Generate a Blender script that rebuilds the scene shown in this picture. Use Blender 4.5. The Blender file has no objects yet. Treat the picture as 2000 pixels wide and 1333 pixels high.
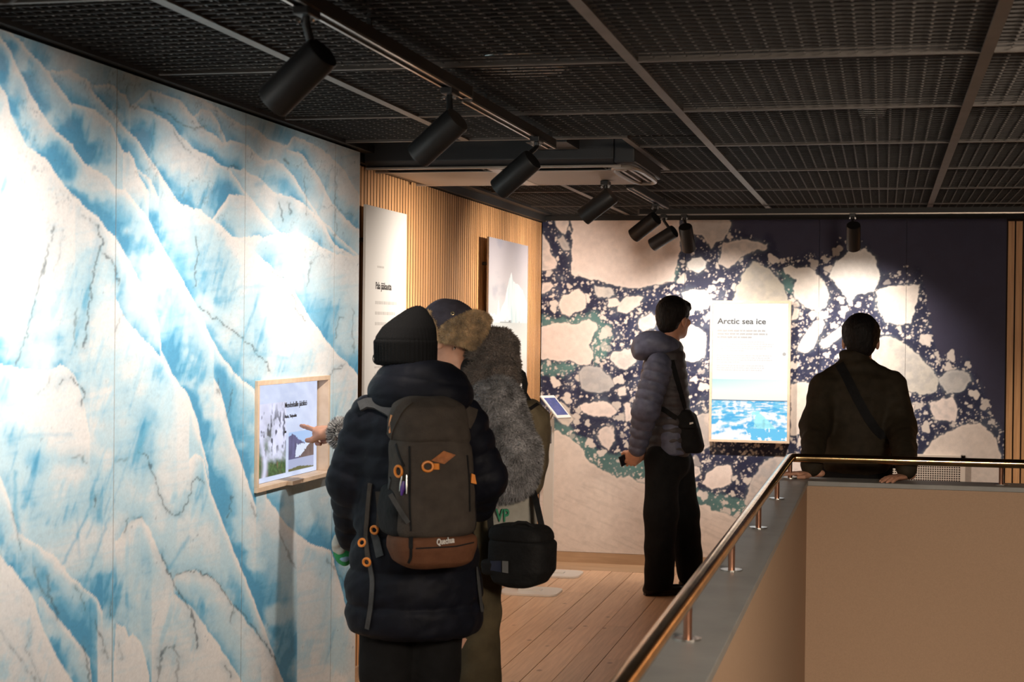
import bpy, bmesh, math, random
import numpy as np
from mathutils import Vector, Matrix
from mathutils.bvhtree import BVHTree

random.seed(7)
rng = np.random.default_rng(11)
scene = bpy.context.scene
COL = scene.collection

# ------------------------------------------------------------------ camera
F = 3150.0            # focal length in pixels of the 2000 x 1333 frame
CAMH = 1.58
YAW, PITCH, ROLL = math.atan2(725, F), math.atan2(26.3, F), 0.0107
_fw = np.array([-math.sin(YAW) * math.cos(PITCH), math.cos(YAW) * math.cos(PITCH), -math.sin(PITCH)])
_rt0 = np.array([math.cos(YAW), math.sin(YAW), 0.0])
_up0 = np.cross(_rt0, _fw)
_rt = _rt0 * math.cos(ROLL) + _up0 * math.sin(ROLL)
_up = _up0 * math.cos(ROLL) - _rt0 * math.sin(ROLL)
CAMP = np.array([0.0, 0.0, CAMH])

cam_data = bpy.data.cameras.new('camera')
cam_data.sensor_width = 36.0
cam_data.lens = 36.0 * F / 2000.0
cam_data.clip_start = 0.05
cam_data.dof.use_dof = True
cam_data.dof.focus_distance = 7.2
cam_data.dof.aperture_fstop = 6.3
cam = bpy.data.objects.new('camera', cam_data)
cam.matrix_world = Matrix(((_rt[0], _up[0], -_fw[0], 0), (_rt[1], _up[1], -_fw[1], 0),
                           (_rt[2], _up[2], -_fw[2], CAMH), (0, 0, 0, 1)))
COL.objects.link(cam)
scene.camera = cam

# ------------------------------------------------------------------ light and exposure
scene.view_settings.view_transform = 'Standard'
scene.view_settings.look = 'None'
scene.view_settings.gamma = 1.0
scene.view_settings.use_curve_mapping = False
scene.view_settings.exposure = 0.0
world = bpy.data.worlds.new('world')
scene.world = world
world.use_nodes = True
world.node_tree.nodes['Background'].inputs[0].default_value = (1.0, 0.80, 0.64, 1)
world.node_tree.nodes['Background'].inputs[1].default_value = 0.13
SPOT_POWER = 92.0
scene.cycles.adaptive_threshold = 0.025
scene.cycles.max_bounces = 5
scene.cycles.diffuse_bounces = 3
scene.cycles.glossy_bounces = 2
scene.cycles.transmission_bounces = 3
scene.cycles.caustics_reflective = False
scene.cycles.caustics_refractive = False
def area_light(name, loc, target, size, power, col, spread=180):
    l = bpy.data.lights.new(name, 'AREA'); l.shape = 'DISK'; l.size = size; l.energy = power; l.color = col
    l.spread = math.radians(spread)
    o = bpy.data.objects.new(name, l); COL.objects.link(o); o.location = loc
    o.rotation_euler = (Vector(target) - Vector(loc)).to_track_quat('-Z', 'Y').to_euler()
    return o
# added unseen fill lights for the stairwell and room, over and behind the camera
area_light('fill_light', (1.3, 1.2, 2.28), (0.2, 7.0, -0.2), 0.9, 56.0, (1.0, 0.83, 0.66), 75)
area_light('fill_light', (-0.9, -0.8, 2.28), (-1.2, 5.0, 0.6), 0.9, 4.0, (1.0, 0.86, 0.74))

# ------------------------------------------------------------------ photograph geometry (pixel -> place)
def ray(x, y):
    return _fw + _rt * (x - 1000.0) / F - _up * (y - 666.5) / F
def onp(x, y, ax, val):                 # the point of a plane (axis ax = val) that a traced mark lies on
    r = ray(x, y); return CAMP + r * ((val - CAMP[ax]) / r[ax])
def at(x, y, d):                        # a point at a given distance along the view axis
    return CAMP + ray(x, y) * d
def proj(P):
    v = np.asarray(P) - CAMP; d = v @ _fw
    return 1000.0 + F * (v @ _rt) / d, 666.5 - F * (v @ _up) / d

# ------------------------------------------------------------------ materials
def _nt(name):
    m = bpy.data.materials.new(name); m.use_nodes = True
    nt = m.node_tree; b = nt.nodes['Principled BSDF']; return m, nt, b
def mat(name, col, rough=0.6, metal=0.0, var=0.0, scale=12.0, bump=0.0, bscale=120.0, stretch=(1, 1, 1),
        emit=0.0, ecol=None, spec=0.5, sheen=0.0, alpha=1.0, trans=0.0):
    m, nt, b = _nt(name)
    c = (col[0], col[1], col[2], 1)
    b.inputs['Base Color'].default_value = c
    b.inputs['Roughness'].default_value = rough
    b.inputs['Metallic'].default_value = metal
    b.inputs['Specular IOR Level'].default_value = spec
    if sheen: b.inputs['Sheen Weight'].default_value = sheen
    if trans: b.inputs['Transmission Weight'].default_value = trans
    if emit:
        e = ecol or col
        b.inputs['Emission Color'].default_value = (e[0], e[1], e[2], 1)
        b.inputs['Emission Strength'].default_value = emit
    tc = nt.nodes.new('ShaderNodeTexCoord'); mp = nt.nodes.new('ShaderNodeMapping')
    mp.inputs['Scale'].default_value = stretch
    nt.links.new(tc.outputs['Object'], mp.inputs[0])
    if var:
        n = nt.nodes.new('ShaderNodeTexNoise'); n.inputs['Scale'].default_value = scale
        n.inputs['Detail'].default_value = 5
        nt.links.new(mp.outputs[0], n.inputs[0])
        r = nt.nodes.new('ShaderNodeValToRGB')
        r.color_ramp.elements[0].position = 0.3; r.color_ramp.elements[1].position = 0.7
        r.color_ramp.elements[0].color = tuple(max(0, v * (1 - var)) for v in col) + (1,)
        r.color_ramp.elements[1].color = tuple(min(1, v * (1 + var)) for v in col) + (1,)
        nt.links.new(n.outputs['Fac'], r.inputs[0]); nt.links.new(r.outputs[0], b.inputs['Base Color'])
    if bump:
        n2 = nt.nodes.new('ShaderNodeTexNoise'); n2.inputs['Scale'].default_value = bscale
        n2.inputs['Detail'].default_value = 3
        nt.links.new(mp.outputs[0], n2.inputs[0])
        bp = nt.nodes.new('ShaderNodeBump'); bp.inputs['Strength'].default_value = bump
        bp.inputs['Distance'].default_value = 0.01
        nt.links.new(n2.outputs['Fac'], bp.inputs['Height']); nt.links.new(bp.outputs[0], b.inputs['Normal'])
    return m
def wood(name, c0, c1, stretch, scale=9.0, rough=0.5, knots=False, rnd=0.25):
    m, nt, b = _nt(name)
    b.inputs['Roughness'].default_value = rough
    g = nt.nodes.new('ShaderNodeNewGeometry'); mp = nt.nodes.new('ShaderNodeMapping')
    mp.inputs['Scale'].default_value = stretch
    oi = nt.nodes.new('ShaderNodeObjectInfo')
    ad = nt.nodes.new('ShaderNodeVectorMath'); ad.operation = 'ADD'
    sc = nt.nodes.new('ShaderNodeVectorMath'); sc.operation = 'SCALE'; sc.inputs['Scale'].default_value = 31.0
    cb = nt.nodes.new('ShaderNodeCombineXYZ')
    for k in range(3): nt.links.new(oi.outputs['Random'], cb.inputs[k])
    nt.links.new(cb.outputs[0], sc.inputs[0]); nt.links.new(g.outputs['Position'], ad.inputs[0]); nt.links.new(sc.outputs[0], ad.inputs[1])
    nt.links.new(ad.outputs[0], mp.inputs[0])
    n = nt.nodes.new('ShaderNodeTexNoise'); n.inputs['Scale'].default_value = scale; n.inputs['Detail'].default_value = 6
    n.inputs['Distortion'].default_value = 0.6
    nt.links.new(mp.outputs[0], n.inputs[0])
    r = nt.nodes.new('ShaderNodeValToRGB')
    r.color_ramp.elements[0].position = 0.32; r.color_ramp.elements[1].position = 0.68
    r.color_ramp.elements[0].color = c0 + (1,); r.color_ramp.elements[1].color = c1 + (1,)
    nt.links.new(n.outputs['Fac'], r.inputs[0])
    hs = nt.nodes.new('ShaderNodeHueSaturation')
    ma = nt.nodes.new('ShaderNodeMath'); ma.operation = 'MULTIPLY_ADD'
    ma.inputs[1].default_value = rnd; ma.inputs[2].default_value = 1.0 - rnd / 2
    nt.links.new(oi.outputs['Random'], ma.inputs[0]); nt.links.new(ma.outputs[0], hs.inputs['Value'])
    nt.links.new(r.outputs[0], hs.inputs['Color'])
    out = hs.outputs[0]
    if knots:
        v = nt.nodes.new('ShaderNodeTexVoronoi'); v.inputs['Scale'].default_value = 3.2
        mp2 = nt.nodes.new('ShaderNodeMapping'); mp2.inputs['Scale'].default_value = (2.0, 1.3, 1)
        nt.links.new(ad.outputs[0], mp2.inputs[0]); nt.links.new(mp2.outputs[0], v.inputs[0])
        r2 = nt.nodes.new('ShaderNodeValToRGB')
        r2.color_ramp.elements[0].position = 0.05; r2.color_ramp.elements[1].position = 0.11
        r2.color_ramp.elements[0].color = (0.35, 0.22, 0.14, 1); r2.color_ramp.elements[1].color = (1, 1, 1, 1)
        nt.links.new(v.outputs['Distance'], r2.inputs[0])
        mx = nt.nodes.new('ShaderNodeMix'); mx.data_type = 'RGBA'; mx.blend_type = 'MULTIPLY'; mx.inputs[0].default_value = 0.7
        nt.links.new(out, mx.inputs[6]); nt.links.new(r2.outputs[0], mx.inputs[7]); out = mx.outputs[2]
    nt.links.new(out, b.inputs['Base Color'])
    return m
def print_mat(name, rough=0.62, emit=0.0):
    m, nt, b = _nt(name)
    a = nt.nodes.new('ShaderNodeAttribute'); a.attribute_name = 'ink'
    b.inputs['Roughness'].default_value = rough
    b.inputs['Specular IOR Level'].default_value = 0.25
    n = nt.nodes.new('ShaderNodeTexNoise'); n.inputs['Scale'].default_value = 160; n.inputs['Detail'].default_value = 3
    g = nt.nodes.new('ShaderNodeNewGeometry'); nt.links.new(g.outputs['Position'], n.inputs[0])
    mr = nt.nodes.new('ShaderNodeMapRange'); mr.inputs[3].default_value = 0.9; mr.inputs[4].default_value = 1.1
    nt.links.new(n.outputs['Fac'], mr.inputs[0])
    mx = nt.nodes.new('ShaderNodeVectorMath'); mx.operation = 'SCALE'
    nt.links.new(a.outputs['Color'], mx.inputs[0]); nt.links.new(mr.outputs[0], mx.inputs['Scale'])
    nt.links.new(mx.outputs[0], b.inputs['Base Color'])
    if emit:
        b.inputs['Base Color'].default_value = (0.02, 0.02, 0.02, 1)
        nt.links.remove(b.inputs['Base Color'].links[0])
        nt.links.new(a.outputs['Color'], b.inputs['Emission Color']); b.inputs['Emission Strength'].default_value = emit
    return m

MAT = {}
MAT['black'] = mat('black_paint', (0.012, 0.012, 0.012), 0.55)
MAT['void'] = mat('void_black', (0.010, 0.009, 0.008), 0.9)
MAT['lamp'] = mat('lamp_black', (0.016, 0.016, 0.017), 0.42, var=0.2, bump=0.05, bscale=400)
MAT['mesh'] = mat('mesh_grey', (0.040, 0.035, 0.032), 0.5, metal=0.3)
MAT['tbar'] = mat('bar_grey', (0.125, 0.108, 0.096), 0.5, metal=0.2, var=0.15, scale=8)
MAT['chrome'] = mat('steel', (0.6, 0.58, 0.55), 0.25, metal=1.0)
MAT['brass'] = mat('brass', (0.66, 0.45, 0.22), 0.15, metal=1.0, var=0.35, scale=14)
MAT['post'] = mat('copper_post', (0.28, 0.14, 0.09), 0.35, metal=0.8, var=0.2)
MAT['cap'] = mat('grey_lino', (0.24, 0.24, 0.23), 0.45, var=0.12, scale=6, bump=0.06, bscale=60)
MAT['tan'] = mat('tan_paint', (0.41, 0.275, 0.18), 0.75, var=0.05, scale=160, bump=0.08, bscale=260)
MAT['slat'] = wood('oak_slat', (0.52, 0.255, 0.10), (0.70, 0.385, 0.165), (30, 30, 1.2), 3.0, 0.5, rnd=0.3)
MAT['slatback'] = mat('slat_back', (0.035, 0.018, 0.010), 0.9)
MAT['plank'] = wood('pine_plank', (0.62, 0.385, 0.235), (0.76, 0.50, 0.32), (22, 1.1, 10), 3.0, 0.42, knots=True, rnd=0.22)
MAT['board'] = wood('pine_board', (0.42, 0.27, 0.16), (0.50, 0.33, 0.20), (1.5, 10, 18), 3.0, 0.45, rnd=0.1)
MAT['frame'] = wood('birch_frame', (0.66, 0.50, 0.36), (0.76, 0.60, 0.45), (6, 6, 6), 4.0, 0.5, rnd=0.06)
MAT['white'] = mat('white_metal', (0.72, 0.70, 0.67), 0.4)
MAT['paper'] = mat('panel_white', (0.66, 0.655, 0.63), 0.55)
MAT['ink'] = mat('print_black', (0.03, 0.028, 0.028), 0.6)
MAT['inkgrey'] = mat('print_grey', (0.50, 0.49, 0.47), 0.6)
MAT['print'] = print_mat('mural_print')
MAT['display'] = print_mat('display_glow', 0.3, 1.0)
MAT['glass'] = mat('screen_black', (0.01, 0.01, 0.015), 0.12)

# ------------------------------------------------------------------ object helpers
def link(name, me, m=None, parent=None, loc=None, smooth=False):
    o = bpy.data.objects.new(name, me); COL.objects.link(o)
    if m is not None and not me.materials: me.materials.append(m)
    if parent is not None: o.parent = parent
    if loc is not None: o.location = loc
    if smooth:
        me.polygons.foreach_set('use_smooth', [True] * len(me.polygons))
    return o
def tag(o, label=None, cat=None, group=None, kind=None):
    if label: o['label'] = label
    if cat: o['category'] = cat
    if group: o['group'] = group
    if kind: o['kind'] = kind
    return o
def thing(name, loc, label, cat, group=None, kind=None):
    o = bpy.data.objects.new(name, None); COL.objects.link(o); o.location = Vector(loc); o.empty_display_size = 0.1
    return tag(o, label, cat, group, kind)
class MB:
    """collects vertices and faces of one part"""
    def __init__(s): s.v = []; s.f = []
    def add(s, vs, fs):
        n = len(s.v); s.v += [tuple(map(float, v)) for v in vs]; s.f += [tuple(i + n for i in f) for f in fs]; return s
    def box(s, lo, hi):
        x0, y0, z0 = lo; x1, y1, z1 = hi
        return s.add([(x0, y0, z0), (x1, y0, z0), (x1, y1, z0), (x0, y1, z0), (x0, y0, z1), (x1, y0, z1), (x1, y1, z1), (x0, y1, z1)],
                     [(0, 3, 2, 1), (4, 5, 6, 7), (0, 1, 5, 4), (1, 2, 6, 5), (2, 3, 7, 6), (3, 0, 4, 7)])
    def tube(s, pts, r, n=10, caps=True):
        pts = [Vector(p) for p in pts]
        rs = r if isinstance(r, (list, tuple)) else [r] * len(pts)
        rings = []; prev = None
        for i, p in enumerate(pts):
            t = (pts[min(i + 1, len(pts) - 1)] - pts[max(i - 1, 0)]).normalized()
            if prev is None:
                a = Vector((0, 0, 1)) if abs(t.z) < 0.9 else Vector((1, 0, 0))
                u = t.cross(a).normalized()
            else:
                u = (prev - t * prev.dot(t)).normalized()
            prev = u; w = t.cross(u)
            rings.append([p + (u * math.cos(2 * math.pi * k / n) + w * math.sin(2 * math.pi * k / n)) * rs[i] for k in range(n)])
        vs = [v for rg in rings for v in rg]; fs = []
        for i in range(len(pts) - 1):
            for k in range(n):
                fs.append((i * n + k, i * n + (k + 1) % n, (i + 1) * n + (k + 1) % n, (i + 1) * n + k))
        if caps:
            fs.append(tuple(range(n - 1, -1, -1))); fs.append(tuple((len(pts) - 1) * n + k for k in range(n)))
        return s.add(vs, fs)
    def prism(s, outline, ext):
        """outline: 3-D points of a face, ext: vector the face is pulled along"""
        n = len(outline); e = Vector(ext)
        vs = [Vector(p) for p in outline] + [Vector(p) + e for p in outline]
        fs = [tuple(range(n - 1, -1, -1)), tuple(range(n, 2 * n))] + [(k, (k + 1) % n, n + (k + 1) % n, n + k) for k in range(n)]
        return s.add(vs, fs)
    def ribbon(s, pts, nrm, width, thick):
        """flat strap through pts; nrm: surface normal per point"""
        pts = [Vector(p) for p in pts]; N = [Vector(q).normalized() for q in nrm]; rows = []
        for i, p in enumerate(pts):
            t = (pts[min(i + 1, len(pts) - 1)] - pts[max(i - 1, 0)]).normalized()
            sd = t.cross(N[i]).normalized() * width / 2
            rows.append([p - sd, p + sd, p + sd + N[i] * thick, p - sd + N[i] * thick])
        vs = [v for r in rows for v in r]; fs = [(0, 1, 2, 3)]
        for i in range(len(pts) - 1):
            a, b = 4 * i, 4 * i + 4
            fs += [(a + k, a + (k + 1) % 4, b + (k + 1) % 4, b + k)[::-1] for k in range(4)]
        e = 4 * (len(pts) - 1); fs.append((e + 3, e + 2, e + 1, e))
        return s.add(vs, fs)
    def mesh(s, name):
        me = bpy.data.meshes.new(name); me.from_pydata(s.v, [], s.f); me.update()
        bm = bmesh.new(); bm.from_mesh(me); bmesh.ops.recalc_face_normals(bm, faces=bm.faces); bm.to_mesh(me); bm.free()
        return me
    def build(s, name, m, parent=None, loc=None, smooth=False, bevel=0.0, origin=None):
        if origin is None and parent is not None and parent.type == 'EMPTY' or (origin is None and parent is not None):
            origin = parent.matrix_world.translation if False else world_loc(parent)
        if origin is not None:
            o_ = Vector(origin); s.v = [tuple(Vector(v) - o_) for v in s.v]
        me = s.mesh(name)
        o = link(name, me, m, parent, loc, False)
        if smooth: smooth_by_angle(me)
        if bevel:
            b = o.modifiers.new('bevel', 'BEVEL'); b.width = bevel; b.segments = 2; b.limit_method = 'ANGLE'
        return o
def world_loc(o):
    p = Vector((0, 0, 0))
    while o is not None: p += Vector(o.location); o = o.parent
    return p
def smooth_by_angle(me, ang=40):
    bm = bmesh.new(); bm.from_mesh(me)
    for f in bm.faces: f.smooth = True
    for e in bm.edges:
        if len(e.link_faces) == 2 and e.calc_face_angle(0) > math.radians(ang): e.smooth = False
    bm.to_mesh(me); bm.free()
def copy_tree(o, parent=None):
    c = o.copy(); COL.objects.link(c); c.parent = parent
    for ch in list(o.children): copy_tree(ch, c)
    return c
def text(body, size, m, origin, xdir, ydir, parent, name='lettering', extr=0.0006, maxw=None, bold=0.004):
    cu = bpy.data.curves.new(name, 'FONT'); cu.body = body; cu.size = size; cu.extrude = extr; cu.offset = size * bold; cu.resolution_u = 3
    tmp = bpy.data.objects.new(name + '_tmp', cu); COL.objects.link(tmp)
    dg = bpy.context.evaluated_depsgraph_get()
    me = bpy.data.meshes.new_from_object(tmp.evaluated_get(dg)); me.name = name
    bpy.data.objects.remove(tmp); bpy.data.curves.remove(cu)
    X = Vector(xdir).normalized(); Y = Vector(ydir).normalized(); Z = X.cross(Y)
    sx = 1.0
    if maxw:
        w = max(v.co.x for v in me.vertices); sx = maxw / w
    R = Matrix((X * sx, Y, Z)).transposed()
    pl = world_loc(parent)
    for v in me.vertices: v.co = R @ v.co + Vector(origin) - pl
    me.materials.clear()
    return link(name, me, m, parent)

# ------------------------------------------------------------------ value noise for the prints
def vnoise(x, y, seed=0):
    x = np.asarray(x, np.float32); y = np.asarray(y, np.float32)
    xi = np.floor(x).astype(np.int64); yi = np.floor(y).astype(np.int64)
    fx = x - xi; fy = y - yi
    fx = fx * fx * (3 - 2 * fx); fy = fy * fy * (3 - 2 * fy)
    def h(a, b):
        n = (a * 374761393 + b * 668265263 + seed * 974634777) & 0x7fffffff
        n = ((n ^ (n >> 13)) * 1274126177) & 0x7fffffff
        return ((n ^ (n >> 16)) & 0xffff).astype(np.float32) / 65535.0
    a = h(xi, yi); b = h(xi + 1, yi); c = h(xi, yi + 1); d = h(xi + 1, yi + 1)
    return (a * (1 - fx) + b * fx) * (1 - fy) + (c * (1 - fx) + d * fx) * fy
def fbm(x, y, seed=0, octv=4, gain=0.5):
    s = 0; a = 1.0; t = 0
    for k in range(octv):
        s = s + a * vnoise(x * 2 ** k, y * 2 ** k, seed + k * 17); t += a; a *= gain
    return s / t
def sstep(a, b, x):
    t = np.clip((x - a) / (b - a), 0, 1); return t * t * (3 - 2 * t)
def mixc(c, col, a):
    return c * (1 - a[..., None]) + np.asarray(col, np.float32) * a[..., None]
def seg_dist(X, Y, pts):
    d = np.full(X.shape, 1e9, np.float32); tt = np.zeros(X.shape, np.float32)
    n = len(pts) - 1
    for i in range(n):
        (x0, y0), (x1, y1) = pts[i], pts[i + 1]
        L = (x1 - x0) ** 2 + (y1 - y0) ** 2 + 1e-6
        t = np.clip(((X - x0) * (x1 - x0) + (Y - y0) * (y1 - y0)) / L, 0, 1)
        q = np.hypot(X - x0 - t * (x1 - x0), Y - y0 - t * (y1 - y0))
        m = q < d; d = np.where(m, q, d); tt = np.where(m, (i + t) / n, tt)
    return d, tt
def sample(img, x, y):
    h, w = img.shape[:2]
    x = np.clip(x, 0, w - 1.001); y = np.clip(y, 0, h - 1.001)
    xi = x.astype(int); yi = y.astype(int); fx = (x - xi)[:, None]; fy = (y - yi)[:, None]
    return (img[yi, xi] * (1 - fx) + img[yi, xi + 1] * fx) * (1 - fy) + (img[yi + 1, xi] * (1 - fx) + img[yi + 1, xi + 1] * fx) * fy
def print_panel(name, P0, du, dv, nu, nv, colours, thick, m, parent, hole=None):
    """flat printed board: front grid P0 + i*du + j*dv carrying the print, a rim and a back"""
    P0 = np.array(P0, float); U = np.array(du, float); V = np.array(dv, float)
    i = np.linspace(0, 1, nu); j = np.linspace(0, 1, nv)
    I, J = np.meshgrid(i, j)
    pts = P0 + I.reshape(-1, 1) * U + J.reshape(-1, 1) * V
    nrm = np.cross(U, V); nrm /= np.linalg.norm(nrm)
    corners = np.array([P0, P0 + U, P0 + U + V, P0 + V])
    back = corners - nrm * thick
    verts = np.vstack([pts, corners, back])
    n0 = nu * nv
    a = (np.arange(nv - 1)[:, None] * nu + np.arange(nu - 1)[None, :]).reshape(-1)
    q = np.stack([a, a + 1, a + nu + 1, a + nu], 1)
    if hole is not None:
        c_ = pts[q].mean(1); q = q[~((c_[:, 1] > hole[0]) & (c_[:, 1] < hole[1]) & (c_[:, 2] > hole[2]) & (c_[:, 2] < hole[3]))]
    rim = np.array([[n0 + (k + 1) % 4, n0 + k, n0 + 4 + k, n0 + 4 + (k + 1) % 4] for k in range(4)] + [[n0 + 7, n0 + 6, n0 + 5, n0 + 4]])
    faces = np.vstack([q, rim])
    pl = np.array(world_loc(parent)) if parent is not None else np.zeros(3)
    verts = verts - pl
    me = bpy.data.meshes.new(name)
    me.vertices.add(len(verts)); me.vertices.foreach_set('co', verts.astype(np.float32).ravel())
    me.loops.add(len(faces) * 4); me.loops.foreach_set('vertex_index', faces.astype(np.int32).ravel())
    me.polygons.add(len(faces)); me.polygons.foreach_set('loop_start', np.arange(0, len(faces) * 4, 4, dtype=np.int32))
    me.update(calc_edges=True)
    c = np.ones((len(verts), 4), np.float32); c[:n0, :3] = colours(pts); c[n0:, :3] = (0.45, 0.42, 0.40)
    at_ = me.attributes.new('ink', 'FLOAT_COLOR', 'POINT'); at_.data.foreach_set('color', c.ravel())
    return link(name, me, m, parent)

# ================================================================== the room
WX = -2.262      # face of the left wall
YB = 10.70       # face of the back wall
CZ = 2.34        # underside of the mesh ceiling
PX0, PX1, PY0, PY1 = -0.530, -0.348, 7.95, 8.175   # parapet: outer, inner side; near, far side
def struct(name, mb, m, parent=None, **k):
    o = mb.build(name, m, parent, **k)
    if parent is None: o['kind'] = 'structure'
    return o
floor = struct('floor', MB().box((-3.2, -1.2, -0.25), (PX0, YB + 0.3, -0.02)).box((PX0, PY1, -0.25), (3.4, YB + 0.3, -0.02)), MAT['board'])
struct('floor_lower', MB().box((-0.6, 0.2, -3.4), (3.4, 8.2, -3.2)), MAT['tan'])
# floor planks, one object each
PW = 0.1385
x = -1.285 + 5 * PW
cols = []
while x > WX - 0.05:
    cols.append(x); x -= PW
for k, x1 in enumerate(cols):
    x0 = max(x1 - PW, WX); xe = min(x1, PX0)
    if xe - x0 < 0.02: continue
    y = 1.0 + (k * 0.83) % 2.1; yend = 10.36 - (0.22 if k % 2 else 0.0) * 0
    while y < yend:
        L = min(2.7 + 0.5 * math.sin(k * 2.3 + y), yend - y)
        if yend - (y + L) < 0.35: L = yend - y
        MB().box((x0 + 0.0016, y, -0.02), (xe - 0.0016, y + L - 0.002, 0.0006 * (k % 3 - 1))).build('floor_plank', MAT['plank'], floor)
        y += L
for k in range(2):
    for x0, x1 in ((WX, -0.9), (-0.898, 1.2), (1.202, 3.3)):
        MB().box((x0, 10.362 + k * 0.165, -0.02), (x1, 10.362 + (k + 1) * 0.165 - 0.002, 0.0)).build('floor_plank', MAT['board'], floor)
for k in range(int((10.36 - PY1) / 0.14)):
    MB().box((PX0 + 0.002, PY1 + 0.14 * k + 0.002, -0.02), (3.3, PY1 + 0.14 * (k + 1) - 0.001, 0.0)).build('floor_plank', MAT['board'], floor)

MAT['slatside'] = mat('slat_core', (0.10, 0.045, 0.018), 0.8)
# left wall with oak slats behind the mural's end
wall_left = struct('wall_left', MB().box((WX - 0.25, -1.2, -0.02), (WX - 0.018, YB, 2.9)), MAT['slatback'])
pitch = 0.0455
sl = MB().box((0, 0, 0), (0.020, pitch - 0.0100, 2.235)).mesh('slat')
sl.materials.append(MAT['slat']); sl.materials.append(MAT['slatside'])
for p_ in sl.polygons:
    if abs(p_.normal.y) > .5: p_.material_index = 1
y = 6.54
while y < YB - 0.03:
    o = link('slat', sl, None, wall_left, (WX - 0.018, y, 0.055)); y += pitch
wall_back = struct('wall_back', MB().box((WX - 0.25, YB + 0.02, -0.02), (3.4, YB + 0.3, 2.9)), MAT['slatback'])
sb = MB().box((0, 0, 0), (pitch - 0.0065, 0.020, 2.235)).mesh('slat')
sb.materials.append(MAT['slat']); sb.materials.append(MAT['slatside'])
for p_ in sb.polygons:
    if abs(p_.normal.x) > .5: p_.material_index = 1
x = 0.766
while x < 3.3:
    link('slat', sb, None, wall_back, (x, YB - 0.002, 0.055)); x += 0.0485
struct('baseboard_back', MB().box((WX, YB - 0.016, 0.0), (3.4, YB + 0.02, 0.07)), MAT['board'])
struct('baseboard_left', MB().box((WX - 0.018, 6.66, 0.0), (WX + 0.014, YB, 0.07)), MAT['board'])
struct('wall_right', MB().box((3.3, -1.2, -3.4), (3.5, YB, 4.5)), MAT['tan'])

# parapet round the stairwell
struct('wall_stairwell', MB().box((PX0 + 0.012, 0.4, -3.4), (PX1 - 0.004, PY1 - 0.012, 0.826))
       .box((PX1 - 0.004, PY0 + 0.004, -3.4), (3.3, PY1 - 0.012, 0.826)), MAT['tan'])
capm = MB().add([(PX0, 0.4, 0.826), (PX1, 0.4, 0.826), (PX1, PY0, 0.826), (3.3, PY0, 0.826), (3.3, PY1, 0.826), (PX0, PY1, 0.826),
                 (PX0, 0.4, 0.85), (PX1, 0.4, 0.85), (PX1, PY0, 0.85), (3.3, PY0, 0.85), (3.3, PY1, 0.85), (PX0, PY1, 0.85)],
                [(0, 5, 2, 1), (5, 4, 3, 2), (6, 7, 8, 11), (11, 8, 9, 10), (0, 1, 7, 6), (1, 2, 8, 7), (2, 3, 9, 8), (3, 4, 10, 9), (4, 5, 11, 10), (5, 0, 6, 11)])
struct('trim_1', capm, MAT['cap'], bevel=0.003)

# mesh ceiling
MAT['stud'] = mat('mesh_weld', (0.145, 0.127, 0.113), 0.45, metal=0.2)
ceiling = struct('ceiling', MB().box((-2.6, -1.2, 2.95), (3.5, YB + 0.1, 3.05)), MAT['void'])
XL = [-2.63, -1.665, -0.705, 0.265, 1.235, 2.2]; XW = WX + 0.085
YL = [-0.80, 0.27, 1.34, 2.41, 3.48, 4.555, 5.62, 6.69, 7.765, 8.83, 9.89]
def grating(w, l):
    mb = MB(); nx = max(1, round(w / 0.048)); ny = max(1, round(l / 0.0535)); px = w / nx; py = l / ny
    for j in range(1, ny):
        mb.box((0, j * py - 0.0016, 0.0), (w, j * py + 0.0016, 0.0055))
    for i in range(1, nx):
        mb.box((i * px - 0.0014, 0, 0.004), (i * px + 0.0014, l, 0.0065))
        for j in range(1, ny):
            mb.box((i * px - 0.0034, j * py - 0.0034, -0.0022), (i * px + 0.0034, j * py + 0.0034, 0.0))
    nb = (ny - 1) * 6
    me = mb.mesh('mesh_panel'); me.materials.append(MAT['mesh']); me.materials.append(MAT['stud'])
    for p_ in me.polygons:
        if p_.index >= nb and (p_.index - nb) % (6 * ny) >= 6: p_.material_index = 1
    return me
cache = {}
for i in range(len(XL) - 1):
    for j in range(len(YL)):
        x0, x1 = max(XL[i], XW) + 0.016, XL[i + 1] - 0.016
        y0 = YL[j] + 0.013; y1 = (YL[j + 1] if j + 1 < len(YL) else YB - 0.07) - 0.013
        spans = [(x0, x1, y0, y1)]
        if i in (0, 1) and j == 6: spans = [(x0, x1, y0, min(y1, 6.36))] if i == 0 else [(x0, x1, y0, 6.36), (-1.0, x1, 6.36, y1)]
        if i == 0 and j == 7: spans = [(x0, x1, 7.66, y1)]
        if i == 1 and j == 7: spans = [(-1.0, x1, y0, y1), (x0, -1.02, 7.66, y1)]
        for (a, b, c, d) in spans:
            if b - a < 0.06 or d - c < 0.06: continue
            key = (round(b - a, 3), round(d - c, 3))
            if key not in cache: cache[key] = grating(*key)
            link('mesh_panel', cache[key], None, ceiling, (a, c, CZ - 2.0 + 2.004))
for x in XL[1:]:
    segs = [(-1.2, YB - 0.06)]
    if x == XL[1]: segs = [(-1.2, 6.36), (7.66, YB - 0.06)]
    for (a, b) in segs:
        MB().box((x - 0.0165, a, CZ - 0.002), (x + 0.0165, b, CZ + 0.004)).box((x - 0.003, a, CZ + 0.004), (x + 0.003, b, CZ + 0.04)).build('ceiling_bar', MAT['tbar'], ceiling)
MB().box((-1.026, 6.36, CZ - 0.002), (-1.0, 7.66, CZ + 0.03)).build('ceiling_bar', MAT['tbar'], ceiling)
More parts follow.
